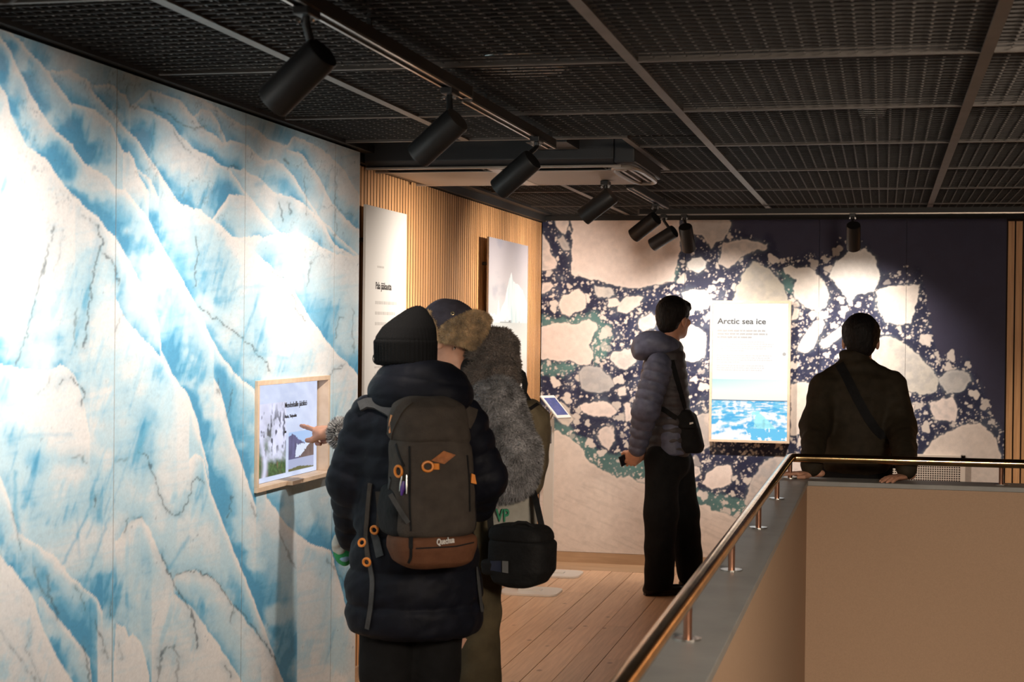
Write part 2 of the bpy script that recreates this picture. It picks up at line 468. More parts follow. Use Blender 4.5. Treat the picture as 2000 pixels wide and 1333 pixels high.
for y in YL:
    for i in range(len(XL) - 1):
        x0, x1 = max(XL[i], XW) + 0.0165, XL[i + 1] - 0.0165
        if abs(y - 6.69) < 0.01 and i == 0: continue
        if abs(y - 6.69) < 0.01 and i == 1: x0 = -1.0
        MB().box((x0, y - 0.008, CZ - 0.0015), (x1, y + 0.008, CZ + 0.003)).box((x0, y - 0.002, CZ + 0.003), (x1, y + 0.002, CZ + 0.03)).build('ceiling_bar', MAT['tbar'], ceiling)
for y in (6.36, 7.66):
    MB().box((XW, y - 0.012, CZ - 0.0015), (-1.0, y + 0.012, CZ + 0.03)).build('ceiling_bar', MAT['tbar'], ceiling)
struct('trim_2', MB().box((WX - 0.018, -1.2, 2.296), (WX + 0.03, YB + 0.02, 2.95)).box((WX + 0.03, -1.2, CZ - 0.004), (XW, YB + 0.02, CZ + 0.03)), MAT['black'])
struct('trim_3', MB().box((WX + 0.03, YB - 0.03, 2.305), (3.3, YB + 0.02, 2.95)).box((WX + 0.03, YB - 0.075, CZ - 0.004), (3.3, YB - 0.03, CZ + 0.03)), MAT['black'])

# things above the mesh
def puck(name, c, r, h, m, label, cat):
    t = thing(name, c, label, cat)
    MB().tube([(c[0], c[1], c[2]), (c[0], c[1], c[2] + h * 0.55), (c[0], c[1], c[2] + h)], [r * 0.8, r, r], 20).build('housing', m, t, smooth=True)
    MB().tube([(c[0], c[1], c[2] - 0.012), (c[0], c[1], c[2])], r * 0.45, 14).build('sensor_cover', MAT['chrome'], t)
    MB().tube([(c[0], c[1], c[2] + h), (c[0], c[1], 2.95)], 0.008, 8).build('conduit', MAT['black'], t)
    return t
p = onp(1703, 228, 2, 2.372); puck('smoke_detector', tuple(p), 0.055, 0.06, MAT['white'], 'round white smoke detector above the dark ceiling mesh', 'smoke detector')
p = onp(1020, 138, 2, 2.375)
t = thing('air_diffuser', tuple(p), 'round shiny air diffuser glinting above the ceiling mesh', 'air vent')
MB().tube([p, p + (0, 0, 0.03), p + (0, 0, 0.10), p + (0, 0, 0.5)], [0.13, 0.15, 0.10, 0.10], 24).build('duct', MAT['chrome'], t, smooth=True)

# ================================================================== lamps on tracks
def track(name, a, b, label):
    t = thing(name, ((a[0] + b[0]) / 2, (a[1] + b[1]) / 2, a[2]), label, 'light track')
    w = 0.019; z0 = 2.285; z1 = 2.322
    if abs(a[1] - b[1]) > abs(a[0] - b[0]):
        X = a[0]; MB().box((X - w, a[1], z0 + 0.006), (X + w, b[1], z1)).build('channel', MAT['black'], t)
        for s in (-1, 1): MB().box((X + s * 0.0145 - 0.0035, a[1], z0), (X + s * 0.0145 + 0.0035, b[1], z0 + 0.008)).build('rim', MAT['rim'], t)
        n = int(abs(b[1] - a[1]) / 1.1) + 1
        for k in range(n): MB().box((X - 0.006, a[1] + 0.25 + k * 1.05, z1), (X + 0.006, a[1] + 0.262 + k * 1.05, 2.40)).build('hanger', MAT['black'], t)
        MB().box((X - w, b[1], z0), (X + w, b[1] + 0.012, z1)).build('end_cap', MAT['tbar'], t)
    else:
        Y = a[1]; MB().box((a[0], Y - w, z0 + 0.006), (b[0], Y + w, z1)).build('channel', MAT['black'], t)
        for s in (-1, 1): MB().box((a[0], Y + s * 0.0145 - 0.0035, z0), (b[0], Y + s * 0.0145 + 0.0035, z0 + 0.008)).build('rim', MAT['rim'], t)
        n = int(abs(b[0] - a[0]) / 1.1) + 1
        for k in range(n): MB().box((a[0] + 0.25 + k * 1.05, Y - 0.006, z1), (a[0] + 0.262 + k * 1.05, Y + 0.006, 2.40)).build('hanger', MAT['black'], t)
        MB().box((a[0] - 0.012, Y - w, z0), (a[0], Y + w, z1)).build('end_cap', MAT['tbar'], t)
    return t
MAT['rim'] = mat('track_rim', (0.35, 0.30, 0.26), 0.3, metal=0.8)
TX = -1.262
track('light_track', (TX, -0.6, 2.3), (TX, 4.82, 2.3), 'long black light track nearest the viewer under the ceiling mesh')
track('light_track', (TX - 0.02, 4.90, 2.3), (TX - 0.02, 6.22, 2.3), 'short black light track ending in front of the air conditioner')
track('light_track', (TX + 0.01, 8.05, 2.3), (TX + 0.01, 9.42, 2.3), 'black light track behind the air conditioner near the far corner')
TY = 9.93
track('light_track', (-1.48, TY, 2.3), (3.2, TY, 2.3), 'black light track running across above the sea ice mural')
MAT['lens'] = mat('lamp_lens', (1, 0.9, 0.75), 0.3, emit=14.0, ecol=(1.0, 0.86, 0.68))
LAMPCOL = (1.0, 0.875, 0.765)
def spotlight(centre, aim, mount, label, power=None, cone=116, blend=1.0, group='black track spotlights'):
    c = Vector(centre); d = Vector(aim).normalized(); L = 0.168; R = 0.0425
    t = thing('track_spotlight', c, label, 'spotlight', group)
    a = c - d * L / 2; b = c + d * L / 2
    MB().tube([a, a + d * 0.006, b], [R * 0.94, R, R], 28, True).build('barrel', MAT['lamp'], t, smooth=True)
    MB().tube([b - d * 0.001, b + d * 0.005], [R, R * 0.985], 28, True).build('front_ring', MAT['lamp'], t, smooth=True)
    MB().tube([b + d * 0.0052, b + d * 0.0066], R * 0.8, 24, True).build('lens', MAT['lens'], t)
    m = Vector(mount); j = a + d * 0.035 + Vector((0, 0, R * 0.7))
    MB().tube([j, Vector((m.x, m.y, max(j.z + 0.01, m.z - 0.05))), (m.x, m.y, m.z - 0.02)], 0.0095, 10).build('stem', MAT['lamp'], t, smooth=True)
    MB().box((m.x - 0.018, m.y - 0.04, m.z - 0.032), (m.x + 0.018, m.y + 0.045, m.z - 0.012)).build('track_adapter', MAT['lamp'], t, bevel=0.003)
    for s in (-1, 1):
        MB().tube([(m.x + s * 0.016, m.y - 0.012, m.z - 0.040), (m.x + s * 0.016, m.y - 0.004, m.z - 0.040)], 0.005, 8).build('screw', MAT['chrome'], t)
    l = bpy.data.lights.new('lamp_light', 'SPOT'); l.energy = power or SPOT_POWER; l.color = LAMPCOL
    l.spot_size = math.radians(cone); l.spot_blend = blend; l.shadow_soft_size = 0.03
    lo = bpy.data.objects.new('lamp_light', l); COL.objects.link(lo); lo.parent = t
    lo.location = (b + d * 0.012) - c
    lo.rotation_euler = d.to_track_quat('-Z', 'Y').to_euler()
    return t
def lamp_px(px, py, mpx, mpy, aim, label, plane=('x', TX - 0.03), **k):
    if plane[0] == 'x': c = onp(px, py, 0, plane[1])
    else: c = onp(px, py, 1, plane[1])
    m = onp(mpx, mpy, 2, 2.30)
    if plane[0] == 'x': m[0] = TX
    else: m[1] = TY
    m[2] = 2.30
    if 'mount' in k: m = np.array(k.pop('mount'))
    return spotlight(c, aim, m, label, **k)
LD = (-0.75, 0.22, -0.58)
lamp_px(583, 150, 600, 5, LD, 'largest black spotlight, nearest the viewer, aimed at the glacier mural', power=SPOT_POWER * 1.25)
lamp_px(856, 268, 862, 165, LD, 'second black spotlight along the track from the viewer', power=SPOT_POWER * 0.9)
lamp_px(1008, 340, 1018, 262, LD, 'black spotlight hanging in front of the air conditioner', power=SPOT_POWER * 0.88)
lamp_px(1168, 402, 1176, 330, (-0.80, 0.12, -0.58), 'black spotlight just past the air conditioner, over the slatted wall', mount=(TX, 7.38, 2.275), power=SPOT_POWER * 1.35, cone=125)
lamp_px(1260, 443, 1268, 394, (-0.78, 0.35, -0.55), 'leftmost black spotlight of the three hanging together in the far corner', power=SPOT_POWER * 1.15, cone=125)
lamp_px(1296, 465, 1301, 418, (-0.78, 0.30, -0.45), 'middle black spotlight of the three hanging together in the far corner', plane=('y', TY - 0.02), power=SPOT_POWER * 0.9, cone=125)
lamp_px(1342, 465, 1341, 418, (0.07, 0.62, -0.78), 'rightmost of the three spotlights in the far corner, aimed at the back mural', plane=('y', TY - 0.02), power=SPOT_POWER * 1.5, cone=115)
lamp_px(1667, 462, 1665, 412, (0.0, 0.62, -0.72), 'black spotlight hanging alone in front of the dark part of the sea ice mural', plane=('y', TY - 0.02), power=SPOT_POWER * 1.3, cone=100)
for y, pw, w_ in ((2.25, 1.0, 'second'), (1.1, 0.8, 'third')):
    spotlight((TX - 0.03, y, 2.16), LD, (TX, y - 0.02, 2.30), 'black spotlight outside the view, ' + w_ + ' before the largest one on the track', power=SPOT_POWER * 1.35 * pw)

spotlight((1.75, TY - 0.02, 2.15), (-0.05, 0.62, -0.75), (1.75, TY, 2.30), 'black spotlight beyond the right edge, aimed at the slats beside the mural', power=SPOT_POWER * 1.3, cone=85)

# ================================================================== air conditioner
ac = thing('air_conditioner', (-1.65, 7.15, 2.27), 'dark ceiling air conditioner with louvred underside in front of slatted wall', 'air conditioner')
AX0, AX1, AY0, AY1, AZ = -2.225, -1.07, 6.74, 7.57, 2.27
MAT['acdark'] = mat('ac_dark', (0.022, 0.022, 0.024), 0.5, bump=0.1, bscale=300)
MAT['acgrey'] = mat('ac_grey', (0.30, 0.255, 0.215), 0.45, bump=0.25, bscale=350)
MAT['acedge'] = mat('ac_edge', (0.34, 0.29, 0.25), 0.35)
MB().prism([(AX0, AY0, 2.52), (AX0, AY0, AZ + 0.03), (AX0, AY0 + 0.03, AZ + 0.006), (AX0, AY1, AZ + 0.006), (AX0, AY1, 2.52)], (AX1 - AX0 - 0.05, 0, 0)).build('casing', MAT['acdark'], ac, bevel=0.004)
MB().box((AX1 - 0.05, AY0 + 0.005, AZ + 0.012), (AX1 + 0.04, AY1 - 0.01, 2.50)).build('side_cover', MAT['acdark'], ac, bevel=0.008)
for k in range(2):
    w = (AX1 - AX0 - 0.08) / 2; x0 = AX0 + 0.03 + k * w
    MB().box((x0 + 0.03, AY0 + 0.20, AZ - 0.004), (x0 + w - 0.02, AY1 - 0.03, AZ + 0.006)).build('intake_grille', MAT['acgrey'], ac)
    MB().box((x0 + 0.04, AY0 + 0.055, AZ - 0.001), (x0 + w - 0.05, AY0 + 0.155, AZ + 0.006)).build('outlet_slot', MAT['black'], ac)
    lv = MB()
    for q in range(3):
        yy = AY0 + 0.065 + q * 0.035
        lv.prism([(x0 + 0.045, yy, AZ - 0.004), (x0 + 0.045, yy + 0.02, AZ + 0.004), (x0 + 0.045, yy + 0.02, AZ + 0.006)], (w - 0.1, 0, 0))
    lv.build('louver', MAT['acdark'], ac)
MB().box((AX0, AY0 + 0.018, AZ - 0.004), (AX1 - 0.02, AY0 + 0.045, AZ + 0.006)).build('front_lip', MAT['acedge'], ac, bevel=0.003)
MB().box((AX0, AY0 + 0.16, AZ - 0.006), (AX1 - 0.02, AY0 + 0.185, AZ + 0.006)).build('cross_trim', MAT['acedge'], ac, bevel=0.003)
MB().box((AX0, AY1 - 0.028, AZ - 0.006), (AX1 - 0.02, AY1, AZ + 0.006)).build('rear_trim', MAT['acedge'], ac, bevel=0.003)
MB().box((-1.68, AY0 + 0.04, AZ - 0.007), (-1.62, AY1, AZ + 0.006)).build('middle_trim', MAT['acedge'], ac, bevel=0.003)
ring = []
for k in range(24):
    a = 2 * math.pi * k / 24
    ring.append((AX1 - 0.02 + 0.058 * abs(math.cos(a)) ** 0.6 * (1 if math.cos(a) > 0 else -1), (AY0 + AY1) / 2 + 0.37 * abs(math.sin(a)) ** 0.55 * (1 if math.sin(a) > 0 else -1), AZ - 0.004))
MB().tube(ring + ring[:1], 0.011, 8, False).build('end_rim', MAT['acedge'], ac, smooth=True)
for k in range(2):
    MB().box((AX1 - 0.052 + k * 0.04, AY0 + 0.09, AZ - 0.003), (AX1 - 0.04 + k * 0.04, AY1 - 0.08, AZ + 0.012)).build('end_vane', MAT['acedge'], ac)
MB().box((-1.43, 6.42, 2.335), (-1.26, 6.70, 2.42)).build('control_box', MAT['acdark'], ac)

# ================================================================== handrail
hr = thing('handrail', (PX0 + 0.13, 5.5, 0.85), 'brass tube handrail on short posts along the grey parapet', 'handrail')
RX, RY, RZ = -0.438, 8.03, 0.955
pts = [(RX, 0.6, RZ), (RX, 7.96, RZ), (RX + 0.006, 8.01, RZ), (RX + 0.022, 8.03, RZ), (RX + 0.07, 8.036, RZ), (3.25, 8.036, RZ)]
MB().tube(pts, 0.0215, 20).build('rail', MAT['brass'], hr, smooth=True)
for (x, y) in [(RX - 0.002, 0.55), (RX - 0.002, 1.63), (RX - 0.002, 2.71), (RX - 0.002, 3.785), (RX - 0.002, 4.91), (RX - 0.002, 5.994), (RX - 0.002, 7.058), (RX - 0.002, 8.06), (0.559, 8.06), (1.6, 8.06), (2.6, 8.06)]:
    q = MB().tube([(x, y, 0.852), (x, y, RZ - 0.01)], 0.0105, 12).build('post', MAT['post'], hr, smooth=True)
    MB().tube([(x, y, 0.8505), (x, y, 0.8545)], 0.033, 20).build('flange', MAT['chrome'], q)

# ================================================================== glacier mural (flat print on boards)
RX0, RY0 = -40, 20
gx, gy = np.meshgrid(np.arange(RX0, 760, dtype=np.float32), np.arange(RY0, 1420, dtype=np.float32))
RIDGES = [  # crest lines, back to front: (points, blue strength, reach of the blue)
 ([(-60, 0), (760, 200)], .35, 40),
 ([(300, 130), (340, 150), (390, 190), (406, 199), (448, 227), (476, 245), (504, 252), (525, 273), (560, 282), (574, 266), (602, 276), (644, 304), (672, 332), (700, 378), (740, 430)], .45, 35),
 ([(560, 290), (590, 300), (622, 345), (650, 400), (690, 440), (740, 470)], .30, 40),
 ([(375, 240), (381, 224), (395, 210), (413, 217), (427, 238), (441, 273), (450, 300)], .55, 35),
 ([(250, 215), (290, 175), (315, 182), (350, 196), (378, 227), (399, 252), (434, 276), (451, 273), (483, 283), (514, 311), (539, 311), (567, 336), (595, 378), (626, 427), (665, 466), (700, 500), (740, 520)], .80, 30),
 ([(440, 325), (479, 332), (518, 357), (539, 378), (574, 388), (595, 399), (630, 434), (655, 480), (690, 500), (740, 520)], .35, 50),
 ([(150, 150), (189, 168), (217, 166), (245, 185), (255, 210), (266, 206), (315, 227), (336, 245), (367, 280), (406, 304), (448, 332), (483, 378), (511, 413), (546, 455), (580, 480)], .75, 45),
 ([(415, 425), (427, 409), (448, 381), (479, 380), (497, 395), (525, 437), (560, 470)], .55, 40),
 ([(440, 470), (479, 464), (525, 461), (574, 454), (602, 464), (630, 485), (665, 496), (700, 503), (740, 505)], .45, 90),
 ([(70, 125), (94, 140), (136, 136), (168, 154), (189, 189), (217, 217), (245, 252), (273, 280), (297, 315), (336, 378), (353, 399), (392, 410), (427, 437), (462, 468), (490, 485), (532, 524), (567, 555), (605, 622), (647, 678), (697, 730), (760, 800)], .55, 60),
 ([(-60, 10), (21, 63), (80, 122), (140, 203), (185, 213), (217, 241), (238, 290), (266, 325), (294, 352), (310, 385)], 1.0, 50),
 ([(240, 300), (252, 296), (262, 312), (272, 345), (290, 372)], .3, 25),
 ([(-60, 20), (0, 70), (21, 101), (38, 140), (66, 196), (98, 245), (140, 283), (164, 318), (185, 329), (210, 346), (227, 367), (245, 371), (266, 395), (290, 430), (308, 466), (329, 503), (371, 573), (385, 601), (406, 646), (434, 699), (465, 737), (497, 762), (510, 860), (521, 972), (556, 1021), (595, 1056), (647, 1077), (675, 1182), (700, 1260), (760, 1300)], .85, 60),
 ([(418, 740), (430, 760), (440, 800), (452, 850), (470, 900), (486, 950), (500, 990)], .9, 40),
 ([(-60, 130), (0, 168), (14, 189), (21, 224), (52, 287), (91, 311), (105, 336), (140, 378), (164, 402), (186, 420), (210, 447), (224, 461), (252, 510), (290, 580), (311, 636), (315, 685), (336, 730), (367, 772), (385, 818), (395, 867), (406, 909), (409, 954), (430, 1007), (451, 1063), (472, 1112), (497, 1175), (518, 1231), (535, 1280), (549, 1333), (580, 1400)], .45, 55),
 ([(225, 580), (245, 622), (280, 664), (315, 699), (345, 745), (375, 800), (389, 850)], .30, 70),
 ([(-60, 715), (0, 709), (35, 720), (94, 727), (119, 713), (147, 734), (165, 790), (175, 850)], .25, 80),
 ([(370, 900), (382, 885), (398, 900), (408, 950), (430, 1010)], .35, 40),
 ([(225, 1060), (255, 1020), (276, 1010), (294, 1038), (311, 1080), (346, 1157), (371, 1182), (402, 1224), (430, 1266), (469, 1325), (510, 1390)], .55, 45),
 ([(335, 1140), (343, 1122), (378, 1114), (420, 1133), (455, 1182), (490, 1224), (535, 1287), (570, 1370)], .50, 40),
 ([(340, 1160), (371, 1182), (402, 1224), (430, 1266), (469, 1325), (510, 1390)], .75, 35),
 ([(-60, 850), (0, 933), (17, 972), (35, 1042), (105, 1084), (140, 1129), (189, 1171), (210, 1213), (213, 1245), (206, 1330), (200, 1400)], .95, 45),
 ([(219, 1420), (222, 1290), (227, 1217), (236, 1222), (245, 1224), (252, 1246), (259, 1238), (276, 1255), (284, 1285), (291, 1320), (296, 1420)], .7, 50),
 ([(76, 1170), (80, 1165), (115, 1210), (154, 1259), (175, 1287), (180, 1340), (190, 1400)], .8, 25),
 ([(-60, 1030), (0, 1084), (35, 1126), (63, 1164), (87, 1234), (119, 1297), (143, 1333), (190, 1410)], .25, 60),
]
wob = (fbm(gx / 14, gy / 14, 3, 3) - 0.5) * 9
wob2 = (fbm(gx / 5, gy / 5, 4, 2) - 0.5) * 3
lab = np.zeros(gx.shape, np.int32); down = np.full(gx.shape, 1e3, np.float32)
lines = []
for i, (pl, b, s) in enumerate(RIDGES):
    xs = [p[0] for p in pl]; ys = [p[1] for p in pl]
    yl = np.interp(gx[0], xs, ys).astype(np.float32)[None, :] + wob + wob2
    ok = ((gx[0] >= xs[0]) & (gx[0] <= xs[-1]))[None, :]
    slope = np.abs(np.gradient(np.interp(gx[0], xs, ys)))[None, :]
    lines.append((yl, ok, 1.0 / np.sqrt(1 + np.minimum(slope, 3.0) ** 2)))
    m = (gy > yl) & ok
    lab = np.where(m, i, lab)
d_own = np.full(gx.shape, 300, np.float32); d_next = np.full(gx.shape, 400, np.float32)
for i, (yl, ok, cs) in enumerate(lines):
    d_own = np.where(lab == i, (gy - yl) * cs, d_own)
    m = (lab < i) & ok & (yl >= gy)
    d_next = np.where(m, np.minimum(d_next, (yl - gy) * cs), d_next)
BS = np.array([r[1] for r in RIDGES], np.float32)[lab]; RE = np.array([r[2] for r in RIDGES], np.float32)[lab]
# streaks that run steeply down the ice and fainter ones across it
u1 = gx + 0.28 * gy; u2 = gy + 0.22 * gx
st = 0.5 + (fbm(u1 / 9.0, gy / 60.0, 21, 4) - 0.5) * 0.8; st2 = fbm(gx / 60.0, u2 / 7.0, 29, 3); big = fbm(gx / 70.0, gy / 90.0, 31, 4); fine = fbm(gx / 3.0, gy / 3.0, 37, 2)
big2 = fbm(gx / 45.0 + 7, gy / 60.0 + 3, 35, 4)
RE = RE * np.where(lab < 12, 0.78, 1.0)
blue = BS * (0.30 + 0.95 * sstep(0.28, 0.62, big2)) * np.exp(-d_next / (RE * (0.55 + 0.9 * big))) * (1 - np.exp(-np.maximum(d_own, 0) / 9.0)) * (0.86 + 0.4 * st)
blue += (0.11 + 0.30 * sstep(0.48, 0.80, big) + 0.22 * sstep(0.50, 0.72, st) * sstep(0.40, 0.65, big) + 0.08 * sstep(0.55, 0.75, st2)) * (1 - np.exp(-np.maximum(d_own, 0) / 22.0))
for (bx, by, rx, ry, an, a) in [(330, 690, 30, 150, .15, .55), (60, 960, 40, 60, 0, .45), (200, 1160, 50, 60, 0, .5), (25, 760, 60, 25, 0, .15), (405, 930, 20, 90, -.2, .5), (440, 1010, 24, 70, -.3, .45),
                               (155, 235, 22, 45, -.3, .35), (232, 275, 14, 50, -.5, .4), (540, 350, 35, 22, .5, .45), (420, 375, 60, 22, -.2, .4), (470, 1170, 22, 80, -.3, .4), (110, 660, 40, 14, -.2, .25),
                               (300, 245, 40, 40, 0, .35), (300, 1120, 35, 40, -.3, .3), (90, 1140, 16, 60, -.4, .4), (560, 1230, 30, 90, 0, .35), (640, 1180, 30, 120, 0, .25), (600, 890, 60, 90, 0, .3), (440, 720, 60, 12, -.2, .22),
                               (520, 560, 30, 90, .2, .12), (660, 640, 30, 80, .1, .2), (270, 850, 20, 60, .2, .18), (140, 900, 90, 12, .05, .2)]:
    ca, sa = math.cos(an), math.sin(an)
    q = ((gx - bx) * ca + (gy - by) * sa) / rx; r = (-(gx - bx) * sa + (gy - by) * ca) / ry
    blue += a * np.exp(-(q * q + r * r)) * (0.35 + 1.1 * st) * (1 - np.exp(-np.maximum(d_own, 0) / 8.0))
blue = np.clip(blue, 0, 1)
W0 = np.array([0.79, 0.80, 0.81]); B1 = np.array([0.50, 0.70, 0.81]); B2 = np.array([0.17, 0.46, 0.68]); B3 = np.array([0.06, 0.29, 0.52])
img = np.ones(gx.shape + (3,), np.float32) * W0.astype(np.float32)
img = mixc(img, B1, sstep(0.03, 0.42, blue)); img = mixc(img, B2, sstep(0.38, 0.85, blue)); img = mixc(img, B3, sstep(0.82, 1.05, blue) * 0.8)
# grey, dirty ice high up at the back
g = sstep(420, 150, gy - 0.30 * gx + 60) * (0.18 + 0.5 * sstep(.45, .7, fbm(gx / 18, gy / 22, 51, 4)))
img = mixc(img, (0.36, 0.42, 0.50), np.clip(g * 0.42, 0, 1))
img *= (0.93 + 0.14 * fine)[..., None]
hl = np.exp(-(np.maximum(d_own, 0) / 5.0) ** 2)
img = mixc(img, (0.88, 0.85, 0.82), hl * 0.45)
# cracks and soot lines
CR = [([(105, 440), (92, 500), (75, 560), (60, 620), (48, 670), (32, 710)], 3.0, .75), ([(190, 440), (200, 470), (186, 510), (178, 560), (172, 620), (165, 680)], 3.0, .85), ([(204, 492), (222, 515), (232, 555)], 3, .8),
      ([(384, 465), (387, 500), (379, 560)], 2.6, .8), ([(386, 597), (410, 615), (435, 632), (465, 652), (490, 675), (512, 700), (530, 728)], 2.6, .85), ([(112, 755), (125, 740), (140, 737), (155, 755), (166, 770), (160, 790)], 2.8, .9),
      ([(160, 420), (175, 428), (190, 445)], 2, .6), ([(268, 886), (285, 890), (300, 930), (318, 985), (330, 1002), (350, 1005)], 2.6, .8), ([(350, 1005), (365, 980), (380, 935), (385, 930), (400, 947)], 2.4, .8),
      ([(343, 1122), (378, 1114), (420, 1133), (445, 1168), (460, 1185), (485, 1215), (520, 1260), (538, 1290)], 2.4, .9), ([(455, 1185), (452, 1215)], 2.4, .6), ([(312, 1080), (340, 1140), (360, 1172), (374, 1190), (382, 1230), (384, 1265)], 3.2, .85),
      ([(310, 1290), (325, 1265), (340, 1265), (352, 1285)], 4.5, .7), ([(440, 1300), (450, 1322)], 3, .8), ([(66, 1110), (80, 1150), (100, 1175), (112, 1200)], 4, .55), ([(150, 1145), (168, 1195)], 2, .7),
      ([(185, 1210), (198, 1250), (208, 1290)], 3, .7), ([(25, 1000), (36, 1042), (40, 1075)], 2, .7), ([(215, 1175), (217, 1200)], 3, .9), ([(165, 1260), (172, 1310), (175, 1333)], 3.2, .8), ([(188, 970), (187, 990)], 4, .8),
      ([(250, 1015), (243, 1038)], 3, .8), ([(262, 1012), (278, 1010)], 3, .7), ([(340, 250), (352, 280), (372, 300)], 2.2, .6), ([(255, 205), (262, 215), (266, 206)], 3, .8), ([(300, 240), (296, 300)], 1.8, .6),
      ([(400, 245), (380, 250), (350, 240), (330, 225), (300, 212)], 3.5, .6), ([(296, 185), (300, 200)], 5, .6), ([(445, 330), (458, 322), (466, 332)], 3, .7), ([(545, 395), (552, 430)], 4, .75), ([(563, 395), (567, 420)], 4, .75),
      ([(555, 310), (563, 320)], 5, .7), ([(595, 340), (600, 420)], 2, .5), ([(655, 330), (655, 470)], 1.8, .5), ([(630, 400), (690, 420)], 1.6, .4), ([(530, 530), (545, 540), (560, 542)], 2, .6), ([(570, 575), (580, 605), (597, 630)], 2, .7),
      ([(608, 510), (602, 545), (600, 560)], 3, .5), ([(655, 665), (660, 620), (672, 620)], 2.5, .6), ([(690, 600), (690, 690)], 3, .45), ([(640, 740), (655, 720), (675, 712)], 2, .6), ([(455, 760), (447, 800), (444, 812)], 2.4, .7),
      ([(425, 740), (428, 770)], 2, .6), ([(455, 970), (445, 1010)], 2.5, .7), ([(487, 980), (500, 1010)], 3, .5), ([(545, 1035), (575, 1110)], 3.5, .5), ([(232, 620), (228, 645)], 2, .6), ([(150, 600), (145, 665), (152, 680)], 3, .5),
      ([(120, 450), (118, 480), (108, 530)], 2, .4), ([(5, 450), (3, 500)], 3, .5), ([(640, 1095), (690, 1160)], 3, .5), ([(60, 1230), (52, 1270), (80, 1333)], 2, .5), ([(300, 1395), (312, 1300), (318, 1270)], 4, .6), ([(345, 1290), (350, 1350)], 4, .5), ([(228, 1255), (240, 1290)], 2, .4), ([(92, 1125), (97, 1165), (112, 1210)], 5, .5), ([(100, 735), (90, 760), (70, 772)], 2, .5), ([(140, 895), (160, 893), (168, 905)], 5, .5), ([(225, 905), (250, 895)], 4, .4), ([(0, 1230), (40, 1290), (80, 1345)], 1.8, .5)]
jx = gx + (fbm(gx / 9, gy / 9, 61, 3) - .5) * 12; jy = gy + (fbm(gx / 9, gy / 9, 67, 3) - .5) * 12
for pl, w, a in CR:
    x0 = int(min(p[0] for p in pl) - 22 - RX0); x1 = int(max(p[0] for p in pl) + 22 - RX0); y0 = int(min(p[1] for p in pl) - 22 - RY0); y1 = int(max(p[1] for p in pl) + 22 - RY0)
    x0, y0 = max(x0, 0), max(y0, 0); sl_ = (slice(y0, y1), slice(x0, x1))
    d, t_ = seg_dist(jx[sl_], jy[sl_], pl)
    n = fbm(gx[sl_] / 4, gy[sl_] / 6, 71, 3)
    k = a * 0.9 * np.clip(1.15 - d / (w * (0.25 + 0.75 * n)), 0, 1) * sstep(0.0, 0.06, t_ + .03) * sstep(.16, .42, n + .08)
    k2 = a * 0.35 * np.exp(-(d / (w * 3.5)) ** 2)
    img[sl_] = mixc(img[sl_], (0.16, 0.38, 0.52), np.clip(k2, 0, 1)); img[sl_] = mixc(img[sl_], (0.05, 0.07, 0.09), np.clip(k, 0, 1))
for pl, w, a in [([(185, 967), (160, 1030), (123, 1102)], 3.2, .6), ([(213, 1012), (190, 1075), (168, 1135)], 3, .5), ([(225, 900), (205, 960), (170, 1050)], 2.5, .4), ([(290, 830), (275, 870), (268, 900)], 6, .6), ([(330, 660), (318, 720)], 3, .4), ([(275, 820), (240, 930), (215, 1000)], 2, .35), ([(30, 920), (30, 1000), (38, 1040)], 4, .6), ([(190, 470), (172, 540), (160, 640)], 5, .3), ([(250, 500), (235, 600)], 5, .25), ([(480, 640), (468, 700), (455, 740)], 3, .45), ([(520, 620), (500, 690)], 2.5, .35), ([(440, 700), (500, 690), (560, 700)], 5, .35), ([(430, 590), (470, 560), (520, 560)], 3, .3), ([(590, 520), (600, 600)], 4, .3), ([(500, 360), (540, 350), (575, 370)], 4, .3), ([(300, 235), (297, 320)], 3, .5), ([(150, 990), (155, 1090)], 3, .3), ([(370, 1050), (330, 1110)], 4, .5), ([(20, 860), (60, 850), (140, 850)], 4, .3), ([(60, 500), (40, 640)], 4, .3)]:
    x0 = max(int(min(p[0] for p in pl) - 26 - RX0), 0); x1 = int(max(p[0] for p in pl) + 26 - RX0); y0 = max(int(min(p[1] for p in pl) - 26 - RY0), 0); y1 = int(max(p[1] for p in pl) + 26 - RY0); sl_ = (slice(y0, y1), slice(x0, x1))
    d, t_ = seg_dist(jx[sl_] * .5 + gx[sl_] * .5, jy[sl_] * .5 + gy[sl_] * .5, pl)
    img[sl_] = mixc(img[sl_], (0.13, 0.44, 0.66), np.clip(a * np.exp(-(d / w) ** 2) * (.5 + fbm(gx[sl_] / 5, gy[sl_] / 9, 91, 3)), 0, 1))
dots = sstep(0.80, 0.9, fbm(u1 / 3.5, gy / 11.0, 81, 3)) * sstep(0.5, 0.7, fbm(gx / 40, gy / 40, 83, 2))
img = mixc(img, (0.10, 0.20, 0.28), dots * 0.7)
vn = fbm(u1 / 16.0, gy / 34.0, 95, 4); vm = sstep(.50, .68, fbm(gx / 55, gy / 55, 97, 3)) * (0.35 + 0.65 * sstep(520, 260, gy - .2 * gx))
img = mixc(img, (0.14, 0.22, 0.29), np.exp(-((vn - .5) / .010) ** 2) * vm * .6)
vn = fbm(gx / 20.0, gy / 13.0, 99, 4); img = mixc(img, (0.16, 0.24, 0.30), np.exp(-((vn - .5) / .008) ** 2) * vm * .45)
GLACIER = img
def glacier_colours(P):
    px, py = proj(P)
    px = np.where(px < 0, -px, px); px = np.where(px > 755, 755, px)
    py = np.where(py > 1415, 2830 - py, py)
    return sample(GLACIER, px - RX0, py - RY0)
MX = WX + 0.06
gm = thing('glacier_mural', (MX, 4.6, 0.03), 'wall-sized photo mural of blue and white glacier ice on left wall', 'mural')
